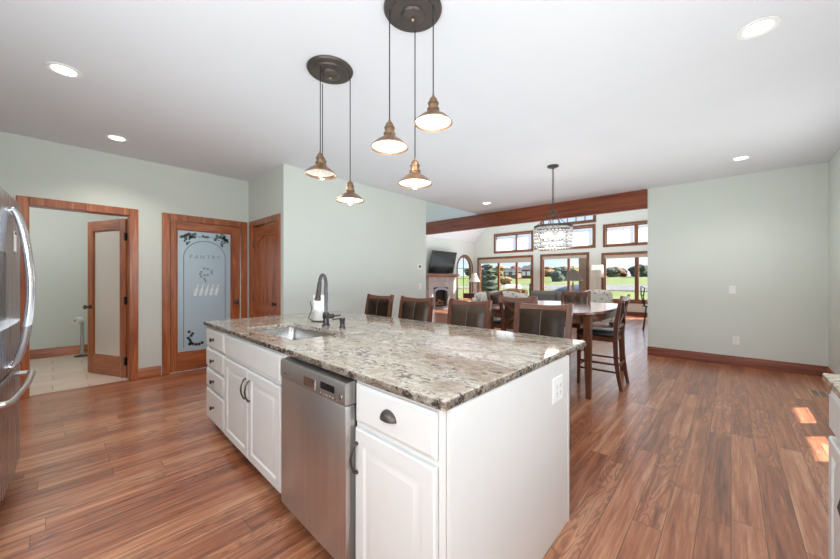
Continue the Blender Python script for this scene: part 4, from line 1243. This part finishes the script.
for k in range(4):
    a = PI / 4 + k * PI / 2
    bm = B(); tube(bm, [(0.045 * math.cos(a), 0.045 * math.sin(a), 2.185), (0.12 * math.cos(a), 0.12 * math.sin(a), 2.07), (0.235 * math.cos(a), 0.235 * math.sin(a), 1.985)], 0.005, 8); obj('arm', bm, 'bronze', ch)
bm = B(); lathe(bm, [(0.238, 1.962), (0.245, 1.962), (0.245, 1.99), (0.238, 1.99), (0.238, 1.962)], 48); obj('ring', bm, 'bronze', ch)
bm = B(); lathe(bm, [(0.238, 1.684), (0.243, 1.684), (0.243, 1.694), (0.238, 1.694), (0.238, 1.684)], 48); obj('ring', bm, 'bronze', ch)
bm = B(); nd = 34
for j in range(6):
    for i in range(nd):
        a = 2 * PI * (i + 0.5 * (j % 2)) / nd; zc = 1.714 + j * 0.047
        mx_ = Matrix.Translation((0.239 * math.cos(a), 0.239 * math.sin(a), zc)) @ Matrix.Rotation(a, 4, 'Z') @ Matrix.Rotation(PI / 2 + rng.uniform(-.3, .3), 4, 'Y')
        lathe(bm, [(0, -0.003), (0.014, -0.003), (0.02, 0), (0.014, 0.003), (0, 0.003)], 8, (0, 0, 0), mx_)
o = obj('crystal_curtain', bm, 'crystal', ch); o['label'] = 'rows of clear crystal discs'
for k in range(5):
    a = 2 * PI * k / 5 + 0.5
    bm = B(); tube(bm, [(0, 0, 1.80), (0.07 * math.cos(a), 0.07 * math.sin(a), 1.785), (0.125 * math.cos(a), 0.125 * math.sin(a), 1.80)], 0.005, 8)
    tube(bm, [(0.125 * math.cos(a), 0.125 * math.sin(a), 1.80), (0.125 * math.cos(a), 0.125 * math.sin(a), 1.83)], 0.012, 10); br = obj('branch', bm, 'bronze', ch)
    bm = B(); sphere(bm, (0.125 * math.cos(a), 0.125 * math.sin(a), 1.862), 0.034, 14); obj('bulb', bm, 'bulb', br)
l = bpy.data.lights.new('chandelier_glow', 'POINT'); l.energy = 9; l.shadow_soft_size = 0.1; l.color = (1, 0.88, 0.7)
lo = bpy.data.objects.new('chandelier_glow', l); COL.objects.link(lo); lo.parent = ch; lo.location = (0, 0, 1.6)

# ------------------------------------------------------------------ recessed lights
for x, y, lb, pw in ((0.056, 3.585, 'recessed ceiling light nearest the refrigerator', 24), (0.471, 4.886, 'recessed ceiling light above the bathroom doorway', 20),
                     (2.905, -0.121, 'recessed ceiling light at the near right corner of the ceiling', 12), (5.869, -0.093, 'recessed ceiling light just before the plain right wall', 12),
                     (5.875, 3.598, 'recessed ceiling light near the wooden beam, left of the chandelier', 12)):
    t = thing('recessed_light', lb, 'ceiling light', (x, y, CE), 0, 'recessed ceiling lights')
    bm = B(); lathe(bm, [(0.066, -0.0005), (0.098, -0.0005), (0.097, -0.006), (0.078, -0.009), (0.067, -0.004), (0.066, -0.0005)], 36); obj('trim_ring', bm, 'white', t)
    bm = B(); lathe(bm, [(0, -0.003), (0.0655, -0.003), (0.0655, -0.001), (0, -0.001)], 32); obj('lens', bm, 'can_glow', t)
    l = bpy.data.lights.new('downlight', 'SPOT'); l.energy = pw * 1.8; l.spot_size = 2.3; l.spot_blend = 0.8; l.shadow_soft_size = 0.06; l.color = (1, 0.93, 0.82)
    lo = bpy.data.objects.new('downlight', l); COL.objects.link(lo); lo.parent = t; lo.location = (0, 0, -0.02)
l = bpy.data.lights.new('hall_fill', 'POINT'); l.energy = 7; l.shadow_soft_size = 0.2  # added fill without a fixture, lifts the wall above the beam
lo = bpy.data.objects.new('hall_fill', l); COL.objects.link(lo); lo.location = (5.7, 6.6, 3.3)
# ceiling lamp added out of view to brighten the bathroom
t = thing('bathroom_fill_light', 'added unseen round lamp brightening the bathroom', 'ceiling light', (-0.3, 6.9, CE), 0)
bm = B(); lathe(bm, [(0, -0.001), (0.16, -0.001), (0.16, -0.02), (0.12, -0.07), (0, -0.09)], 28); obj('diffuser', bm, 'can_glow', t)
l = bpy.data.lights.new('bathroom_fill', 'POINT'); l.energy = 17; l.shadow_soft_size = 0.15; l.color = (1, 0.95, 0.97)
lo = bpy.data.objects.new('bathroom_fill', l); COL.objects.link(lo); lo.parent = t; lo.location = (0, 0, -0.22)

# ------------------------------------------------------------------ refrigerator
fr = thing('refrigerator', 'stainless french-door refrigerator at the left edge', 'refrigerator', (-0.165, 3.03, 0), -PI / 2 - 0.066)
# local: x along the front (0 at the middle, + towards the camera), +y = out of the front (world +x)
# rz=-90: local x -> -Y (towards camera), local y -> +X
bm = B(); box(bm, -0.455, 0.455, -0.70, -0.065, 0.03, 1.76, 0.008); obj('cabinet', bm, 'steel_fridge', fr)


def bowed(x0, x1, z0, z1, y=0.0, bow=0.012, half=0.455):
    bm = B(); nn = 10; ring = []
    for i in range(nn + 1):
        x = x0 + (x1 - x0) * i / nn; yy = y - bow * (x / half) ** 2
        ring.append([bm.verts.new(q) for q in ((x, -0.062, z0), (x, yy - 0.008, z0), (x, yy, z0 + 0.008), (x, yy, z1 - 0.008), (x, yy - 0.008, z1), (x, -0.062, z1))])
    ring_strip(bm, ring, True, True, True); return bm


for x0, x1 in ((-0.455, -0.003), (0.003, 0.455)):
    d = obj('door', bowed(x0, x1, 0.735, 1.76), 'steel_fridge', fr, smooth=25)
    s = -1 if x0 < 0 else 1; xh = s * 0.045
    bm = B(); yy = 0.0
    pts = [(xh, yy - 0.002, 1.66), (xh, yy + 0.025, 1.65), (xh, yy + 0.058, 1.5), (xh, yy + 0.08, 1.22), (xh, yy + 0.058, 0.94), (xh, yy + 0.025, 0.79), (xh, yy - 0.002, 0.78)]
    P = [Vector(p) for p in pts]; fine = []
    for i in range(len(P) - 1):
        p0, p1, p2, p3 = P[max(i - 1, 0)], P[i], P[i + 1], P[min(i + 2, len(P) - 1)]
        for k in range(6):
            t_ = k / 6; fine.append(0.5 * ((2 * p1) + (-p0 + p2) * t_ + (2 * p0 - 5 * p1 + 4 * p2 - p3) * t_ ** 2 + (-p0 + 3 * p1 - 3 * p2 + p3) * t_ ** 3))
    fine.append(P[-1]); tube(bm, fine, 0.0145, 12)
    o = obj('handle', bm, 'steel_light', d); o['label'] = 'bright arched vertical handle'
    if s > 0:
        bm = B(); box(bm, 0.12, 0.33, -0.02, 0.0015, 1.05, 1.42, 0.004); disp = obj('dispenser', bm, 'black', d); disp['label'] = 'dark water and ice dispenser'
bm = bowed(-0.455, 0.455, 0.095, 0.722); fd = obj('freezer_drawer', bm, 'steel_fridge', fr, smooth=25)
bm = B(); pts = [(-0.40, -0.026, 0.655), (-0.40, 0.03, 0.655), (-0.37, 0.05, 0.655), (0, 0.062, 0.655), (0.37, 0.05, 0.655), (0.40, 0.03, 0.655), (0.40, -0.026, 0.655)]
tube(bm, pts, 0.016, 12); o = obj('handle', bm, 'steel', fd); o['label'] = 'grey bowed horizontal handle'
bm = B(); box(bm, -0.45, 0.45, -0.66, -0.08, 0.0, 0.029); obj('base_grille', bm, 'black', fr)
for s in (-1, 1):
    bm = B(); box(bm, s * 0.42 - 0.03, s * 0.42 + 0.03, -0.12, -0.02, 1.761, 1.785, 0.008, seg=2); obj('hinge_cover', bm, 'steel', fr)

nt_ = thing('paper_note', 'small white paper note stuck on the refrigerator door beside the handle', 'note', (-0.165, 3.03, 0), -PI / 2 - 0.066)
bm = B(); box(bm, -0.19, -0.10, 0.001, 0.0025, 1.44, 1.56); obj('sheet', bm, 'paper', nt_)
bm = B(); box(bm, -0.155, -0.135, 0.0026, 0.007, 1.54, 1.555, 0.001); o = obj('magnet', bm, 'black', nt_); o['label'] = 'small dark magnet'

# ------------------------------------------------------------------ right-hand base cabinet with its counter
rc_ = thing('base_cabinet', 'white base cabinet with drawer over door at the right edge', 'cabinet', (2.02, -0.295, 0), PI)
bm = B(); box(bm, 0, 2.6, -0.0, 0.0001, 0.1, 0.2); bm.free()
rc_.rotation_euler = (0, 0, 0); rc_.location = (1.12, -0.295, 0)
carcass(rc_, 0.9, d=0.62, rails=((0.674, 0.702),))
d = slab_front(rc_, 'drawer', 0.012, 0.888, 0.70, 0.85); cup_pull(d, 0.45, 0.775, 0.0215)
d = raised_door(rc_, 'door', 0.012, 0.446, 0.115, 0.675); bow_pull(d, 0.41, 0.58, 0.0215)
d = raised_door(rc_, 'door', 0.454, 0.888, 0.115, 0.675); bow_pull(d, 0.49, 0.58, 0.0215)
ct2 = thing('kitchen_countertop', 'pale granite countertop end at the right edge', 'countertop', (1.10, -0.93, 0), 0)
bm = B(); box(bm, 0, 0.96, 0.003, 0.665, 0.8705, 0.902, 0.004); obj('slab', bm, 'granite', ct2)

# floor register
vt = thing('floor_register', 'slotted floor vent register set in the hardwood near the right wall', 'floor vent', (5.76, -0.72, 0), 0)
bm = B(); box(bm, -0.15, 0.15, -0.07, 0.07, 0.0003, 0.004, 0.0015); obj('plate', bm, 'vent_tan', vt)
bm = B()
for i in range(14):
    for yy in (-0.03, 0.03): box(bm, -0.13 + i * 0.019, -0.12 + i * 0.019, yy - 0.024, yy + 0.024, 0.0042, 0.0048)
o = obj('slot', bm, 'socket', vt); o['label'] = 'dark vent slots'

# ------------------------------------------------------------------ toilet paper stand in the bathroom
tp = thing('toilet_paper_stand', 'chrome toilet paper stand on the bathroom floor', 'toilet paper stand', (0.33, 7.9, 0.004), 0.9)
bm = B(); lathe(bm, [(0, 0), (0.10, 0), (0.10, 0.012), (0.03, 0.03), (0, 0.03)], 28); obj('base', bm, 'bronze', tp)
bm = B(); tube(bm, [(0, 0, 0.02), (0, 0, 0.64)], 0.025, 16); obj('post', bm, 'steel_light', tp)
bm = B(); tube(bm, [(0, 0, 0.60), (-0.06, 0, 0.605), (-0.16, 0, 0.60)], 0.008, 8); obj('arm', bm, 'steel_light', tp)
tr = thing('toilet_paper_roll', 'white toilet paper roll hanging on the chrome stand', 'toilet paper', (0.33, 7.9, 0.604), 0.9)
bm = B(); lathe(bm, [(0.02, 0), (0.056, 0), (0.056, 0.11), (0.02, 0.11), (0.02, 0)], 24, (0, 0, 0), Matrix.Translation((-0.14, 0, -0.003)) @ Matrix.Rotation(PI / 2, 4, 'Y')); obj('paper', bm, 'paper', tr)

# ------------------------------------------------------------------ great room: fireplace, television, lamps, seating
fp = thing('fireplace', 'grey stone tiled fireplace with arched insert and wooden mantel', 'fireplace', (11.1, 9.15, 0), PI)
# local x -> -X, +y into the room
bm = B(); holes_boxes(bm, -0.85, 0.80, 0, 1.42, [(-0.45, 0.5, 0.05, 0.95)], lambda b, p, q, za, zb: box(b, p, q, 0.002, 0.16, za, zb)); obj('surround', bm, 'stone', fp, smooth=0)
bm = B(); box(bm, -1.15, 1.1, 0.002, 0.27, 1.42, 1.50, 0.01); box(bm, -1.05, 1.0, 0.002, 0.22, 1.37, 1.4195, 0.008); o = obj('mantel', bm, 'cherry_x', fp); o['label'] = 'thick wooden mantel shelf'
bm = B(); mx_ = Matrix(((1, 0, 0, 0), (0, 0, 1, 0), (0, 1, 0, 0), (0, 0, 0, 1)))
oa = [(-0.45, 0.05)] + [(0.025 + 0.475 * math.cos(t), 0.80 + 0.15 * math.sin(t)) for t in [PI - k * PI / 14 for k in range(15)]] + [(0.5, 0.05)]
ia = [(-0.36, 0.14)] + [(0.025 + 0.385 * math.cos(t), 0.74 + 0.1 * math.sin(t)) for t in [PI - k * PI / 14 for k in range(15)]] + [(0.41, 0.14)]
rr = [([bm.verts.new((x, y, z)) for x, z in oa], [bm.verts.new((x, y, z)) for x, z in ia]) for y in (0.12, 0.18)]
n_ = len(oa)
for i in range(n_):
    j = (i + 1) % n_
    bm.faces.new((rr[0][0][i], rr[0][0][j], rr[0][1][j], rr[0][1][i])); bm.faces.new((rr[1][0][j], rr[1][0][i], rr[1][1][i], rr[1][1][j]))
    bm.faces.new((rr[0][0][j], rr[0][0][i], rr[1][0][i], rr[1][0][j])); bm.faces.new((rr[0][1][i], rr[0][1][j], rr[1][1][j], rr[1][1][i]))
o = obj('insert_frame', bm, 'fire_steel', fp); o['label'] = 'grey arched metal insert frame'
bm = B(); box(bm, -0.44, 0.49, 0.004, 0.02, 0.06, 0.94); obj('firebox', bm, 'firebox', fp)
for k_, (xa, za, xb, zb_) in enumerate(((-0.25, 0.2, 0.3, 0.22), (-0.2, 0.3, 0.2, 0.42), (0.05, 0.38, 0.3, 0.26))):
    bm = B(); tube(bm, [(xa, 0.075 + 0.008 * k_, za), (xb, 0.075 + 0.008 * k_, zb_)], 0.045, 10); obj('log', bm, 'log', fp)
tv = thing('television', 'large black flat television tilted above the fireplace mantel', 'television', (11.13, 9.15, 1.53), PI)
tilt = Matrix.Translation((0, 0.13, 0)) @ Matrix.Rotation(math.radians(-13), 4, 'X')
bm = B(); box(bm, -0.82, 0.82, -0.03, 0.015, 0.0, 0.94, 0.008, mx=tilt); obj('housing', bm, 'black', tv)
bm = B(); box(bm, -0.80, 0.80, 0.0152, 0.018, 0.02, 0.92, mx=tilt); obj('screen', bm, 'screen', tv)
bm = B(); box(bm, -0.2, 0.2, 0.001, 0.02, 0.3, 0.7); bar(bm, (0, 0.02, 0.5), (0, 0.19, 0.5), 0.08, 0.12); obj('wall_bracket', bm, 'black', tv)


def table_lamp(name, label, x, y, z, shade, r0, r1, zb, zt, base='ceramic', group=None):
    t = thing(name, label, 'lamp', (x, y, z), 0, group)
    bm = B(); hb = zb - z
    lathe(bm, [(0, 0), (0.09, 0), (0.09, 0.02), (0.04, 0.05), (0.075, hb * 0.4), (0.06, hb * 0.6), (0.02, hb * 0.8), (0.014, hb), (0, hb)], 20); obj('base', bm, base, t)
    bm = B(); lathe(bm, [(r0, zb - z), (r0 * 0.5 + r1 * 0.5 - 0.02 * (r0 > r1 * 1.5), (zb + zt) / 2 - z), (r1, zt - z), (r1 - 0.006, zt - z), (r0 * .5 + r1 * .5 - 0.008 - 0.02 * (r0 > r1 * 1.5), (zb + zt) / 2 - z), (r0 - 0.006, zb - z), (r0, zb - z)], 28); obj('lamp_shade', bm, shade, t)
    bm = B(); sphere(bm, (0, 0, zb - z + 0.06), 0.035, 10); tube(bm, [(0, 0, zb - z - 0.002), (0, 0, zb - z + 0.06)], 0.012, 8); obj('bulb', bm, 'shade_in', t)
    return t


# pedestal table with the bell lamp in the corner
et = thing('pedestal_table', 'small brown pedestal table under the white bell lamp', 'table', (12.55, 8.3, 0), 0)
bm = B(); box(bm, -0.36, 0.36, -0.36, 0.36, 0.44, 0.67, 0.015); obj('tabletop', bm, 'chair_wood_x', et)
bm = B(); lathe(bm, [(0, 0), (0.22, 0), (0.22, 0.03), (0.06, 0.08), (0.05, 0.439), (0, 0.439)], 20); obj('pedestal', bm, 'chair_wood', et)
table_lamp('table_lamp', 'lamp with white bell shade on the pedestal table by the arched window', 12.55, 8.3, 0.6705, 'lamp_white', 0.25, 0.09, 1.17, 1.55)
ct3 = thing('console_table', 'low dark console table behind the grey sofa', 'table', (12.3, 4.05, 0), 0)
bm = B(); box(bm, -0.2, 0.2, -0.6, 0.6, 0.78, 0.82, 0.008); obj('tabletop', bm, 'chair_wood', ct3)
for sx in (-1, 1):
    for sy in (-1, 1):
        bm = B(); box(bm, sx * 0.17 - 0.02, sx * 0.17 + 0.02, sy * 0.56 - 0.02, sy * 0.56 + 0.02, 0, 0.7795); obj('leg', bm, 'chair_wood', ct3)
table_lamp('table_lamp', 'lamp with taupe cone shade on the console table', 12.3, 4.06, 0.8205, 'lamp_taupe', 0.32, 0.17, 1.22, 1.57)
fl = thing('floor_lamp', 'floor lamp with white drum shade between two picture windows', 'lamp', (12.95, 3.45, 0), 0)
bm = B(); lathe(bm, [(0, 0), (0.14, 0), (0.14, 0.02), (0.02, 0.03), (0, 0.03)], 24); obj('base', bm, 'ceramic', fl)
bm = B(); tube(bm, [(0, 0, 0.025), (0, 0, 1.5)], 0.014, 10); obj('pole', bm, 'ceramic', fl)
bm = B(); lathe(bm, [(0.205, 1.34), (0.18, 1.78), (0.174, 1.78), (0.199, 1.34), (0.205, 1.34)], 28); obj('lamp_shade', bm, 'lamp_white', fl)
bm = B(); sphere(bm, (0, 0, 1.53), 0.04, 10); obj('bulb', bm, 'shade_in', fl)


def sofa(name, label, cat, x, y, rz, w, mat, hb=0.88, curved=0.0, group=None):
    """front = local +y"""
    t = thing(name, label, cat, (x, y, 0), rz, group)
    bm = B(); box(bm, -w / 2, w / 2, -0.4, 0.42, 0.12, 0.34, 0.02, seg=2); obj('base', bm, mat, t)
    bm = B(); nn = 14; ring = []
    for i in range(nn + 1):
        u = -1 + 2 * i / nn; xx = u * w / 2; zt = hb - curved * abs(u) ** 3
        ring.append([bm.verts.new(q) for q in ((xx, -0.44, 0.2), (xx, -0.2, 0.341), (xx, -0.24, zt - 0.05), (xx, -0.30, zt), (xx, -0.40, zt - 0.01), (xx, -0.45, zt - 0.07))])
    ring_strip(bm, ring, True, True, True); obj('backrest', bm, mat, t, smooth=50)
    for s in (-1, 1):
        bm = B(); box(bm, s * w / 2 - 0.09, s * w / 2 + 0.09, -0.42, 0.43, 0.1, 0.6, 0.06, seg=3); obj('arm', bm, mat, t)
    nc = max(1, round((w - 0.2) / 0.7)); cw_ = (w - 0.2) / nc
    for i in range(nc):
        bm = B(); box(bm, -w / 2 + 0.1 + i * cw_ + 0.005, -w / 2 + 0.1 + (i + 1) * cw_ - 0.005, -0.2, 0.43, 0.342, 0.48, 0.04, seg=3); obj('seat_cushion', bm, mat, t)
        bm = B(); box(bm, -w / 2 + 0.1 + i * cw_ + 0.01, -w / 2 + 0.1 + (i + 1) * cw_ - 0.01, -0.235, -0.06, 0.482, hb - 0.06, 0.05, seg=3); obj('back_cushion', bm, mat, t)
    for sx in (-1, 1):
        for sy in (-0.36, 0.38):
            bm = B(); lathe(bm, [(0, 0), (0.025, 0), (0.035, 0.119), (0, 0.119)], 10, (sx * (w / 2 - 0.05), sy, 0)); obj('foot', bm, 'chair_wood', t)
    return t


sofa('loveseat', 'pale patterned loveseat with a curved back facing the windows', 'sofa', 9.3, 4.9, -PI / 2, 1.45, 'floral', 0.93, 0.14)
sofa('sofa', 'grey sofa in front of the middle picture window', 'sofa', 11.3, 4.3, PI / 2, 1.9, 'grey_fabric', 0.88)
sofa('armchair', 'pale patterned armchair by the floor lamp', 'armchair', 10.4, 2.78, PI / 2 + 0.3, 0.8, 'floral', 0.98, 0.1, 'pale patterned armchairs')
sofa('armchair', 'pale patterned armchair near the pedestal table', 'armchair', 10.6, 6.5, PI / 2 + 0.6, 0.85, 'floral', 0.82, 0.1, 'pale patterned armchairs')
sofa('recliner', 'brown leather armchair in front of the three-pane window', 'armchair', 11.9, 6.2, PI / 2, 0.9, 'log', 0.92, 0.05)
# black metal chair by the right wall end
mc_ = thing('metal_chair', 'tall black metal chair half hidden by the end of the right wall', 'chair', (10.0, 1.46, 0), 0.2)
bm = B(); lathe(bm, [(0, 0.6), (0.17, 0.6), (0.18, 0.615), (0.17, 0.63), (0, 0.635)], 20); obj('seat', bm, 'black', mc_)
for k in range(4):
    a = PI / 4 + k * PI / 2; bm = B(); tube(bm, [(0.13 * math.cos(a), 0.13 * math.sin(a), 0.6), (0.17 * math.cos(a), 0.17 * math.sin(a), 0.3), (0.22 * math.cos(a), 0.22 * math.sin(a), 0.0)], 0.012, 8); obj('leg', bm, 'black', mc_)
bm = B(); tube(bm, [(-0.12, 0.12, 0.62), (-0.15, 0.16, 0.85), (-0.2, 0.13, 1.06), (-0.05, 0.2, 1.10), (0.12, 0.2, 1.06), (0.08, 0.19, 0.85), (0.1, 0.13, 0.62)], 0.013, 8); tube(bm, [(-0.14, 0.16, 0.86), (-0.03, 0.21, 0.92), (0.08, 0.19, 0.86)], 0.01, 8); obj('backrest', bm, 'black', mc_)

# ------------------------------------------------------------------ outdoors
bm = B(); nx, ny = 40, 30; vv = []
for i in range(nx + 1):
    x = -60 + (i / nx) * 260; row = []
    for j in range(ny + 1):
        y = -120 + 300 * j / ny; dx = max(0, x - 34)
        row.append(bm.verts.new((x, y, -0.22 + 2.6 * min(1, dx / 70) ** 1.2 + (0.35 * math.sin(y * 0.07 + x * 0.03) if dx > 5 else 0))))
    vv.append(row)
ring_strip(bm, vv, False)
tag(obj('ground', bm, 'lawn'), 'mown green lawn rising gently beyond the windows', 'lawn', kind='structure')
bm = B(); box(bm, 13.96, 27, -3.0, 5.6, -0.3, -0.1); box(bm, 13.96, 18.2, 5.6, 10.5, -0.3, -0.1); tag(obj('patio', bm, 'patio', smooth=0), 'grey concrete patio outside the windows', 'patio', kind='structure')


def ground_z(x, y):
    dx = max(0, x - 34); return -0.22 + 2.6 * min(1, dx / 70) ** 1.2 + (0.35 * math.sin(y * 0.07 + x * 0.03) if dx > 5 else 0)


bm = B(); rows = []
for x, up in ((39.5, -0.12), (43.0, 0.1), (46.5, 0.22)): rows.append([bm.verts.new((x + 1.5 * math.sin(y * 0.06), y, ground_z(x, y) + up)) for y in [-40 + 4 * k for k in range(26)]])
ring_strip(bm, rows, False); bmesh.ops.solidify(bm, geom=bm.faces[:], thickness=0.12)
tag(obj('path', bm, 'road'), 'pale path crossing the lawn', 'path', kind='structure')
pr = thing('sun_clip_roof', 'added unseen roof clipping the sun at the south windows', 'roof', (5, -1.08, 2.75), 0, kind='structure')  # made-up overhang, shaped so only thin sun slivers reach the floor
bm = B(); box(bm, -3.0, 2.6, -1.69, -0.002, 0, 0.1); obj('deck', bm, 'white', pr)


def crown_bm(n, r, h, z0, seed, cone=False):
    bm = B(); rg = random.Random(seed)
    for i in range(n):
        if cone:
            f = i / n; c = Vector((0, 0, z0 + h * f)); rr = r * (1 - f) * 0.95 + 0.25
        else:
            a = rg.uniform(0, 2 * PI); q = rg.uniform(0, 0.6) * r; c = Vector((q * math.cos(a), q * math.sin(a), z0 + h * rg.uniform(0.3, 0.8))); rr = r * rg.uniform(0.42, 0.62)
        res = bmesh.ops.create_icosphere(bm, subdivisions=3, radius=rr)
        off = Vector((rg.random() * 50, rg.random() * 50, 0))
        for v in res['verts']:
            nn_ = noise.noise(v.co * (2.2 / rr) + off) + 0.6 * noise.noise(v.co * (5.0 / rr) + off)
            v.co = v.co * (1 + 0.28 * nn_)
            if cone: v.co.z *= 0.55
            v.co += c
    return bm


def tree(name, label, mat, kind, seed):
    t = thing(name, label, 'tree', (0, 0, 0), 0, 'trees beyond the lawn')
    if kind == 'cone':
        bm = crown_bm(7, 1.5, 6.0, 1.0, seed, True)
    else:
        bm = crown_bm(16, 2.5, 5.6, -0.6, seed)
    obj('crown', bm, mat, t, smooth=0)
    bm = B(); tube(bm, [(0, 0, -0.3), (0.05, 0, 1.5), (0, 0.05, 3.2)], 0.2, 8, [0.24, 0.18, 0.1]); obj('trunk', bm, 'bark', t)
    return t


protos = [tree('broadleaf_tree', 'p', 'green_leaf', 'b', 1), tree('broadleaf_tree', 'p', 'orange_leaf', 'b', 2), tree('broadleaf_tree', 'p', 'red_leaf', 'b', 3), tree('broadleaf_tree', 'p', 'yellow_leaf', 'b', 4), tree('broadleaf_tree', 'p', 'dark_leaf', 'b', 5)]
KIND = ['green', 'orange', 'russet', 'pale yellow', 'dark green']
first = [True] * 5


rt = random.Random(11)


def put_tree(k, x, y, s, label):
    if first[k]: t = protos[k]; first[k] = False
    else: t = copy_tree(protos[k])
    t.location = (x, y, ground_z(x, y)); t.scale = (s * 1.2, s * 1.2, s * rt.uniform(0.7, 0.95)); t.rotation_euler = (0, 0, rt.uniform(0, 6)); t['label'] = label
    return t


seq = [4, 2, 0, 1, 4, 3, 2, 4, 0, 1, 4, 2, 4, 0, 3, 4, 1, 2, 4, 0, 4, 1, 4, 2, 0, 4, 3, 4, 2, 4, 1, 0, 4, 2, 3, 0, 4, 1, 4, 2]
for i, k in enumerate(seq + seq[::-1][:20]):
    yy = 6 + i * 1.15 + rt.uniform(-0.2, 0.2); xx = 102 + (i % 5) * 7.5 + rt.uniform(-0.8, 0.8)
    put_tree(k, xx, yy, rt.uniform(0.6, 0.78), '%s tree in the distant tree line beyond the lawn' % KIND[k])
put_tree(1, 60, 32.6, 0.42, 'orange tree nearer than the tree line, seen in the three-pane window')
put_tree(4, 74, 27.9, 0.5, 'dark round tree on the lawn, seen in the middle picture window')
pine = tree('pine_tree', 'tall green pine close outside, at the left pane of the three-pane window', 'dark_leaf', 'cone', 9)
pine.location = (21.5, 13.1, -0.22); pine.scale = (0.62, 0.62, 0.46)
pine2 = copy_tree(pine); pine2.location = (15.0, 12.6, -0.22); pine2.scale = (0.5, 0.5, 0.42); pine2['label'] = 'green evergreen outside the arched window'


def house(name, label, x, y, w, d, h, mat, rz=0.0):
    t = thing(name, label, 'building', (x, y, ground_z(x, y) - 0.3), rz)
    bm = B(); box(bm, -d / 2, d / 2, -w / 2, w / 2, 0, h); obj('wall', bm, mat, t)
    bm = B(); prism(bm, [(-d / 2 - 0.3, h + .01), (d / 2 + 0.3, h + .01), (0, h + d * 0.32)], -w / 2 - 0.3, w / 2 + 0.3, Matrix(((1, 0, 0, 0), (0, 0, 1, 0), (0, 1, 0, 0), (0, 0, 0, 1)))); obj('roof', bm, 'roof', t)
    for k in (-1, 1):
        bm = B(); box(bm, -d / 2 - 0.06, -d / 2 - 0.01, k * w * 0.25 - 0.5, k * w * 0.25 + 0.5, 1.0, 2.2); obj('window', bm, 'white', t)
    return t


house('barn', 'red barn in the distance at the right pane of the three-pane window', 92, 42.3, 2.8, 4, 2.6, 'barn')
house('house', 'tan house in the distance left of the red barn', 94, 48.2, 4.4, 4, 1.8, 'house')
# patio furniture and grill
gr = thing('grill', 'black barbecue grill with a white cover standing on the patio', 'grill', (16.6, 8.55, -0.1), PI / 2)
bm = B(); box(bm, -0.5, 0.5, -0.25, 0.25, 0.1, 0.8, 0.02); obj('cart', bm, 'black', gr)
bm = B(); prism(bm, [(-0.25, 0.8), (0.25, 0.8), (0.22, 1.02), (0.1, 1.12), (-0.1, 1.12), (-0.22, 1.02)], -0.35, 0.35, Matrix(((0, 0, 1, 0), (1, 0, 0, 0), (0, 1, 0, 0), (0, 0, 0, 1)))); obj('lid', bm, 'white', gr)
for sx in (-1, 1):
    bm = B(); lathe(bm, [(0, 0), (0.09, 0), (0.09, 0.05), (0, 0.05)], 16, (0, 0, 0), Matrix.Translation((sx * 0.46, -0.2, 0.09)) @ Matrix.Rotation(PI / 2, 4, 'Y')); obj('wheel', bm, 'black', gr)
pc = thing('patio_chair', 'black patio chair beside the grill', 'chair', (16.8, 7.6, -0.1), PI / 2)
bm = B(); box(bm, -0.25, 0.25, -0.25, 0.25, 0.40, 0.45, 0.01); obj('seat', bm, 'black', pc)
bm = B(); box(bm, -0.25, 0.25, -0.29, -0.25, 0.45, 1.15, 0.01); obj('backrest', bm, 'black', pc)
for sx in (-1, 1):
    for sy in (-1, 1):
        bm = B(); box(bm, sx * 0.22 - 0.02, sx * 0.22 + 0.02, sy * 0.22 - 0.02, sy * 0.22 + 0.02, 0, 0.3995); obj('leg', bm, 'black', pc)
cv = thing('covered_patio_set', 'patio furniture under a dark blue cover outside the middle window', 'patio furniture', (16.4, 5.25, -0.1), 0)
bm = B(); nn = 40; rings = []
for k_, z in ((1.0, 0.0), (0.98, 0.55), (0.9, 0.86), (0.6, 1.0), (0.2, 1.12), (0.02, 1.14)):
    rings.append([bm.verts.new((0.8 * k_ * math.cos(t) * (1 + 0.03 * math.sin(9 * t)), 1.1 * k_ * math.sin(t) * (1 + 0.03 * math.sin(9 * t)), z)) for t in [2 * PI * i / nn for i in range(nn)]])
ring_strip(bm, rings, True, True, True); obj('cover', bm, 'cover', cv, smooth=60)
